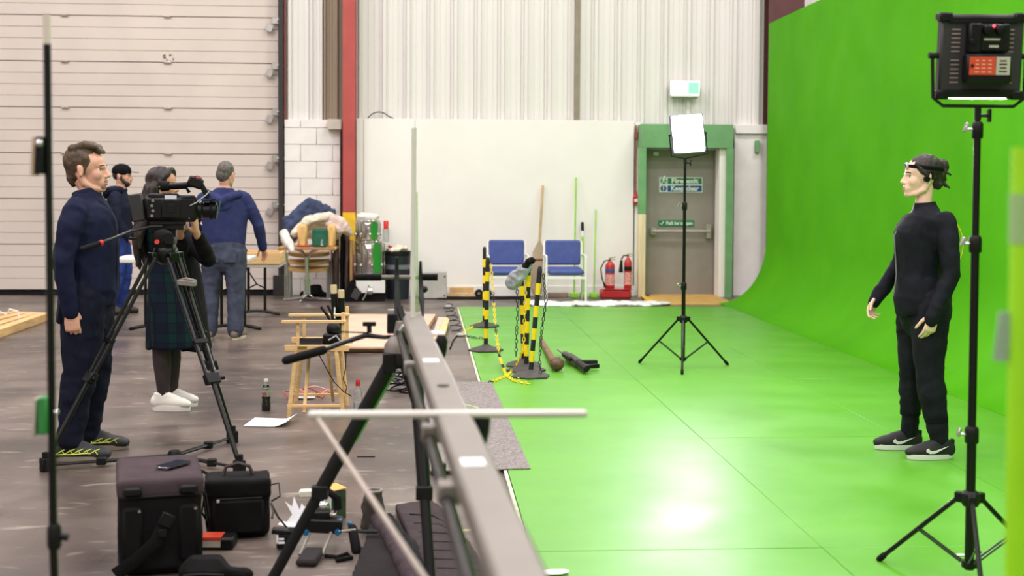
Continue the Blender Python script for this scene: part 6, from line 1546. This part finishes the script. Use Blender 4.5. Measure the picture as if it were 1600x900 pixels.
end_frame(t1, 227, 250, 520, Y1 + .1, zt1 - .04, zt1 - .36); end_frame(t1, 346, 382, 518, Y1 + .1, zt1 - .04, zt1 - .36)
Y2 = gnd(420, 493).y
zt2 = at(410, 411, Y2).z
x0, x1 = at(345, 408, Y2).x, at(440, 408, Y2).x
t2 = thing('folding_table', 'second folding table with black curved feet under the timber tray', 'table', ((x0 + x1) / 2, Y2, 0), 0, 'folding tables')
obj('table_top', MB().box((0, .15, zt2 - .02), (x1 - x0, .70, .04), bev=.006), WT, t2)
end_frame(t2, 388, 414, 493, Y2 + .05, zt2 - .04, zt2 - .30)
# open timber tray on the second table
xa, xb = at(317, 408, Y2 - .1).x, at(440, 408, Y2 - .1).x
ty = thing('timber_tray', 'shallow pale timber tray with dividers lying on the folding table', 'tray', ((xa + xb) / 2, Y2 + .06, zt2 + .001))
ww = xb - xa
obj('tray_floor', MB().box((0, 0, .008), (ww, .56, .014)), M_BEECH, ty)
for y in (-.28, .28): obj('long_side', MB().box((0, y, .065), (ww, .022, .13)), M_PINE, ty)
for x in (-ww / 2 + .012, ww / 2 - .012): obj('end_side', MB().box((x, 0, .065), (.022, .56, .13)), M_PINE2, ty)
for x in (-.15, .17): obj('divider', MB().box((x, 0, .05), (.018, .54, .10)), M_PINE2, ty)
obj('long_divider', MB().box((0, .0, .05), (ww - .04, .018, .10)), M_PINE, ty)

# ---- pedestal table with clothes, stacked wooden chairs behind
Y3 = gnd(480, 470).y
z3 = at(480, 386, Y3 - .2).z
xa, xb = at(437, 386, Y3).x, at(527, 386, Y3).x
t3 = thing('pedestal_table', 'small wooden table on a chrome cross foot piled with clothes', 'table', ((xa + xb) / 2, Y3, 0))
obj('table_top', MB().box((0, 0, z3 - .018), (xb - xa, .66, .036), bev=.006), M_BEECH, t3); obj('edge_band', MB().box((0, -.333, z3 - .018), (xb - xa - .02, .006, .03)), mat('brown_edge', '9a7550', .5), t3)
mb = MB(); mb.cyl((-.02, 0, .10), (-.02, 0, z3 - .14), .025); 
for sx in (-1, 1): mb.tube([(-.02 + sx * .025, 0, .30), (-.02 + sx * .03, -.0, .08), (-.02 + sx * .09, -.0, .035), (-.02 + sx * .30, -.02, .02)], .017, 8, round_=True); mb.tube([(-.02, 0, z3 - .18), (-.02 + sx * .06, 0, z3 - .07), (-.02 + sx * .16, 0, z3 - .036)], .016, 8)
for sy in (-1, 1): mb.tube([(-.02, sy * .03, .08), (-.02 - .06, sy * .28, .02)], .017, 8, round_=True)
obj('cross_foot', mb, M_CHROME, t3)
def cloth(name, label, c, blobs, m, seed, disp=.02):
    o = thing(name, label, 'clothing', c)
    mb = MB()
    for b_ in blobs: mb.tube(b_[0], b_[1], 10, round_=True)
    obj('fabric', soft_mesh(mb, .016, 2, disp=disp, ds=9, mats=m, seed=seed), None, o); return o
def c3(px, py, dy=0.0): return at(px, py, Y3 + dy) - Vector((t3.location.x, Y3, z3))
base = Vector((t3.location.x, Y3, z3 + .002))
wh = mat('cream_cloth', 'dcd3c0', .9, var=.1, vs=9); bl = mat('blue_cloth', '38415e', .9, var=.2, vs=9); pk = mat('pinkish_cloth', 'c9b3aa', .9, var=.12, vs=9)
cloth('clothes_heap', 'heap of cream and pinkish clothes on the small wooden table', base, [([c3(450, 374, .1), c3(470, 350, .1), c3(500, 340, .1), c3(530, 350, .05), c3(545, 363, 0)], [.10, .12, .10, .10, .05]), ([c3(475, 358, .2), c3(520, 362, .2)], [.13, .12]), ([c3(460, 365, -.05), c3(480, 345, -.02), c3(515, 338, 0), c3(538, 356, 0)], [.05, .06, .06, .05])], wh, 2)
cloth('blue_jacket', 'crumpled dark blue jacket thrown on top of the clothes heap', base, [([c3(452, 376, .0), c3(452, 352, 0), c3(468, 335, .05), c3(485, 321, .1), c3(505, 328, .1), c3(520, 333, .1)], [.06, .08, .09, .10, .08, .05]), ([c3(480, 330, .1), c3(508, 336, .1)], [.10, .07]), ([c3(446, 342, .05), c3(462, 348, .05), c3(458, 372, 0)], [.04, .06, .05])], bl, 5, .035)
cloth('pink_cloth', 'pale pinkish cloth hanging off the right side of the table', base, [([c3(520, 342, -.05), c3(540, 356, -.05), c3(548, 366, -.05)], [.07, .07, .03]), ([c3(515, 352, -.1), c3(532, 362, -.1)], [.05, .04])], pk, 8)
cloth('white_cloth', 'white rag hanging over the left corner of the wooden table', base, [([c3(446, 372, -.25), c3(452, 382, -.3), c3(456, 392, -.36)], [.05, .06, .03]), ([c3(444, 364, -.1), c3(450, 380, -.2)], [.06, .05])], mat('white_rag', 'dedad4', .9, var=.06), 9)
wb = thing('wooden_bag', 'pale wooden sided box with a dark green bag standing on the table', 'box', base + Vector((.03, -.22, 0)))
def w3(px, py): return at(px, py, Y3 - .22) - wb.location
for a, b_ in ((466, 480), (512, 524)):
    p = w3((a + b_) / 2, 385); tpz = w3(a, 350).z; obj('wooden_side', MB().box((p.x, 0, tpz / 2), ((b_ - a) / 117, .16, tpz), bev=.03), M_BEECH, wb)
gbx = thing('green_bag', 'dark green tote bag between the pale wooden sides on the table', 'bag', base + Vector((.03, -.25, 0)))
p = at(500, 385, Y3 - .25) - gbx.location; zt_ = (at(500, 357, Y3 - .25) - gbx.location).z
mb = MB(); mb.box((p.x, 0, zt_ / 2 + .002), (.20, .12, zt_), bev=.02); obj('bag_body', soft_mesh(mb, .01, 2, disp=.006, ds=12, mats=mat('bottle_green', '1e5a44', .7, var=.15)), None, gbx); obj('motif', MB().tube([(p.x + .03, -.07, .02), (p.x + .025, -.07, .07), (p.x + .035, -.07, .10)], [.02, .012, .016], 8), mat('grey_motif', '8d9a94', .6), gbx)
for i, (px, w_, m_, lab) in enumerate(((474, .16, M_REDP, 'red cloth strip on the front of the wooden table'), (490, .14, mat('dark_red', '6c2530', .7), 'dark red glove shaped cloth on the wooden table'), (481, .20, M_PAPER, 'white card lying between the red cloths on the table'))):
    o = thing('table_item', lab, 'cloth', Vector((at(px, 383, Y3 - .28).x, Y3 - .27 + .04 * i, z3 + .001)), .3 * i)
    mb = MB(); mb.box((0, 0, .015 + .004 * i), (w_, .07, .02), bev=.006); obj('piece', mb, m_, o)
# stacked bent wood chairs behind the table
for k in range(3):
    zc = at(485, (399, 411, 422)[k], Y3 + .35).z
    o = thing('stacked_chair', ('top', 'middle', 'lowest')[k] + ' pale wooden seat of the stacked chairs behind the small table', 'chair', (at(482, 400, Y3 + .35).x, Y3 + .4, 0), 0, 'stacked wooden chairs')
    mb = MB(); n = 12
    mb.loft([[(.27 * math.cos(PI + PI * i / n), -.06 + .16 * math.sin(PI + PI * i / n) * .6, zc + .03 * math.cos(PI * i / n) ** 2 - .03 + dz) for i in range(n + 1)] + [(.27 * math.cos(2 * PI - PI * i / n), .18, zc + dz) for i in range(n + 1)] for dz in (0, .045)])
    obj('seat', mb, M_BEECH, o)
    for sx in (-1, 1): obj('leg', MB().tube([(sx * (.31 - .028 * k), -.06 - .01 * k, .0), (sx * (.31 - .028 * k), -.03, zc + .02 + .1 * (k == 0))], .012, 8), M_STEEL, o)
    for sx in (-1, 1): obj('leg', MB().tube([(sx * (.31 - .028 * k), .24 + .01 * k, .0), (sx * (.31 - .028 * k), .20, zc + .02)], .012, 8), M_STEEL, o)
# dark coats / cloth below and beside
cloth('dark_fabric_heap', 'dark fabric heap on the floor beneath the small wooden table', Vector((at(485, 455, Y3 + .3).x + .03, Y3 + .36, 0)), [([(-.12, 0, .06), (.03, 0, .09), (.15, 0, .05)], [.05, .07, .04]), ([(-.04, .01, .10), (.06, .01, .12)], [.07, .07])], M_FABB, 12)
for k, (dx, m_) in enumerate(((-.06, mat('brown_coat', '5a4a42', .9, var=.2)), (.02, M_FABB), (.08, MATS['brown_coat']))):
    hgx = thing('hanging_coat', ('brown coat, left of the three hanging beside the red column', 'black coat hanging between two brown coats beside the red column', 'brown coat, right of the three hanging beside the red column')[k], 'coat', (at(532, 420, Y3 + .3).x, Y3 + .35, 0))
    z0, z1 = at(530, 452, Y3 + .35).z, at(530, 362 + 3 * k, Y3 + .35).z
    mb = MB(); mb.tube([(dx, 0, max(z0, .02)), (dx, 0, (z0 + z1) / 2), (dx + .01, 0, z1)], [(.028, .12), (.032, .14), (.026, .12)], 12, ref=(1, 0, 0), round_=True); obj('coat', soft_mesh(mb, .014, 2, disp=.016, ds=7, dst=(1.5, 1.5, .3), mats=m_, seed=k), None, hgx)
hgb = thing('pale_board', 'narrow pale board standing upright between the coats and the red column', 'board', (at(532, 420, Y3 + .3).x, Y3 + .35, 0)); obj('board', MB().box((.145, .02, .402), (.03, .3, .80)), M_BEECH, hgb)

# ---- steel barrels, stacked
def barrel(label, px0, px1, py0, py1, Y, z0=None):
    p0, p1 = at((px0 + px1) / 2, py1, Y), at((px0 + px1) / 2, py0, Y); r = (px1 - px0) / 2 / 112
    zb = p0.z if z0 is None else z0; h = p1.z - zb
    o = thing('steel_drum', label, 'drum', (p0.x, Y, zb), 0, 'polished steel drums')
    sh = mat('polished_steel', 'b8b4b0', .12, .95, var=.02)
    obj('shell', MB().lathe([(r * .98, 0), (r, .01), (r * .99, h * .5), (r, h - .012), (r * .96, h)], seg=28), sh, o)
    for z in (.012, h - .02): obj('hoop', MB().lathe([(r * 1.01, z - .012), (r * 1.05, z - .008), (r * 1.05, z + .010), (r * 1.01, z + .014)], seg=28), M_CHROME, o)
    for k in range(8):
        a = k * PI / 4 + .2; lug = MB(); lug.tube([(r * 1.04 * math.cos(a), r * 1.04 * math.sin(a), .03), (r * 1.04 * math.cos(a), r * 1.04 * math.sin(a), h - .04)], .006, 6); obj('tension_rod', lug, M_CHROME, o); lu = MB(); lu.ball((r * 1.04 * math.cos(a), r * 1.04 * math.sin(a), h * .28), (.018, .018, .03), 8, 6); obj('lug', lu, M_CHROME, o)
    a0, a1 = -1.25, -.62; mb = MB(); n = 6
    mb.loft([[(r * 1.004 * math.cos(a0 + (a1 - a0) * i / n), r * 1.004 * math.sin(a0 + (a1 - a0) * i / n), z) for i in range(n + 1)] + [(r * 1.012 * math.cos(a1 - (a1 - a0) * i / n), r * 1.012 * math.sin(a1 - (a1 - a0) * i / n), z) for i in range(n + 1)] for z in (.03, h - .04)])
    obj('green_reflection', mb, mat('drum_reflection_green', '2b8a34', .25, var=.05, coat=.5), o, label='painted green reflection on the steel')  # green reflection on the polished shell, painted as a curved patch
    return zb + h
YD2 = YW - .75
tbx = thing('drum_platform', 'low dark platform with chrome stand under the polished drums', 'platform', (at(580, 455, YD2).x, YD2, 0))
zpl = at(577, 429, YD2).z
obj('board', MB().box((0, 0, zpl - .025), (.42, .5, .045)), M_FABB, tbx)
for sx in (-1, 1):
    for sy in (-1, 1): obj('leg', MB().tube([(sx * .19, sy * .2, 0), (sx * .18, sy * .18, zpl - .04)], .014, 8), M_CHROME, tbx)
obj('white_front', MB().box((.0, -.235, zpl * .58), (.38, .02, zpl * .5)), M_WHM, tbx); obj('dark_skirt', MB().box((.03, -.20, zpl * .2), (.34, .06, zpl * .38)), M_FABB, tbx)
mb = MB(); mb.tube([(-.10, -.32, .02), (-.02, -.30, .16), (-.02, -.30, .22)], .012, 8); mb.lathe([(.05, -.03), (.06, 0), (.05, .03)], (.0, -.30, .14), 12, rot3(0, PI / 2, 0)); obj('pedal', mb, M_CHROME, tbx)
zz_ = barrel('lower larger polished steel drum with a painted green reflection beside the red column', 556, 599, 376, 428, YD2, zpl + .001)
zz2 = barrel('upper smaller polished steel drum stacked on the larger drum', 557, 593, 344, 373, YD2, zz_ + .006)
cloth('drum_cloth', 'white cloth crumpled on top of the upper steel drum', Vector((at(575, 342, YD2).x, YD2, zz2 + .004)), [([(-.1, 0, .04), (.1, 0, .04)], [.05, .05])], mat('white_rag', 'dedad4'), 4)
# ---- dark bin with white litter, clear bottle with red top
YK = YW - .6
xa, xb = at(600, 420, YK).x, at(643, 420, YK).x
bn = thing('waste_bin', 'wide black bin filled with white litter beside the steel drums', 'bin', ((xa + xb) / 2, YK, 0))
zt_ = at(620, 392, YK).z
mb = MB(); r = (xb - xa) / 2; obj('bin_body', MB().lathe([(r * .80, .0), (r * .98, zt_ - .05)], seg=24), mat('blue_black_bin', '20242e', .45), bn); obj('rim', MB().lathe([(r * .97, zt_ - .06), (r * 1.03, zt_ - .05), (r * 1.03, zt_), (r * .95, zt_)], seg=24), M_BLACK, bn)
obj('side_band', MB().lathe([(r * .92, zt_ * .62), (r * .95, zt_ * .72)], seg=24), mat('grey_band', '77797c', .4), bn)
mb = MB(); rnd = random.Random(8)
for i in range(14): mb.ball((rnd.uniform(-.14, .14), rnd.uniform(-.12, .12), zt_ + rnd.uniform(.0, .05)), (rnd.uniform(.03, .07), rnd.uniform(.03, .07), .03), 8, 6)
obj('white_litter', soft_mesh(mb, .012, 1, disp=.02, ds=18, mats=wh), None, bn, kind='stuff')
mb = MB(); mb.box((-.10, -.13, zt_ + .06), (.06, .03, .03), rot3(0, .5, .3)); obj('red_litter', mb, M_REDP, bn)
YT4 = YK + .02
xq = at(606, 380, YT4).x - .0
bo = thing('tall_bottle', 'tall clear bottle with red top standing between drums and bin', 'bottle', (at(603, 380, YK + .27).x, YK + .30, 0))
zq0, zq1, zq2 = at(606, 379, YK + .3).z, at(606, 358, YK + .3).z, at(606, 345, YK + .3).z
obj('stand_box', MB().box((0, 0, zq0 / 2), (.11, .11, zq0)), M_WHM, bo); obj('clear_body', MB().lathe([(.045, zq0 + .001), (.045, zq1)], seg=16), mat('frosted_clear', 'dadedd', .15, var=0, trans=.5), bo); obj('red_top', MB().lathe([(.034, zq1), (.036, zq2 - .01), (.03, zq2)], seg=16), mat('bright_red', 'd9332e', .35, var=0), bo, label='bright red top')
# ---- grey metal case leaning by the wall
Yg = YW - .55
xa, xb = at(655, 440, Yg).x, at(698, 440, Yg).x; zt_ = at(676, 424, Yg).z
gc = thing('grey_case', 'plain grey metal case standing on the floor left of the timber planks', 'case', ((xa + xb) / 2, Yg, 0))
obj('case_body', MB().box((0, 0, zt_ / 2), (xb - xa, .25, zt_), bev=.006), mat('case_grey', 'b7b3ad', .45, .2), gc)
for sx in (-1, 1):
    for z in (.05, zt_ - .06): obj('rivet', MB().lathe([(.012, 0), (.010, .006)], (sx * ((xb - xa) / 2 - .03), -.126, z), 10, rot3(PI / 2)), M_BLACK, gc)
obj('dark_runner', MB().box((.0, -.02, .008), (xb - xa + .02, .22, .015)), M_BLACK, gc)
# dark floor case with boards between the table and the jib
gk = thing('dark_case', 'dark open floor case standing in front of the red column', 'case', (at(548, 455, Y3 - .3).x, Y3 - .0, 0))
mb = MB(); mb.prism([(-.12, 0), (.10, 0), (.14, .10), (.02, .26), (-.02, .26)], .35, Matrix.Translation((0, .2, 0)) @ rot3(PI / 2).to_4x4()); obj('wedge_body', mb, M_FABB, gk)
obj('grille', MB().box((.06, -.155, .10), (.10, .02, .13), rot3(0, .5, 0)), mat('speaker_grille', '3a3837', .7), gk)
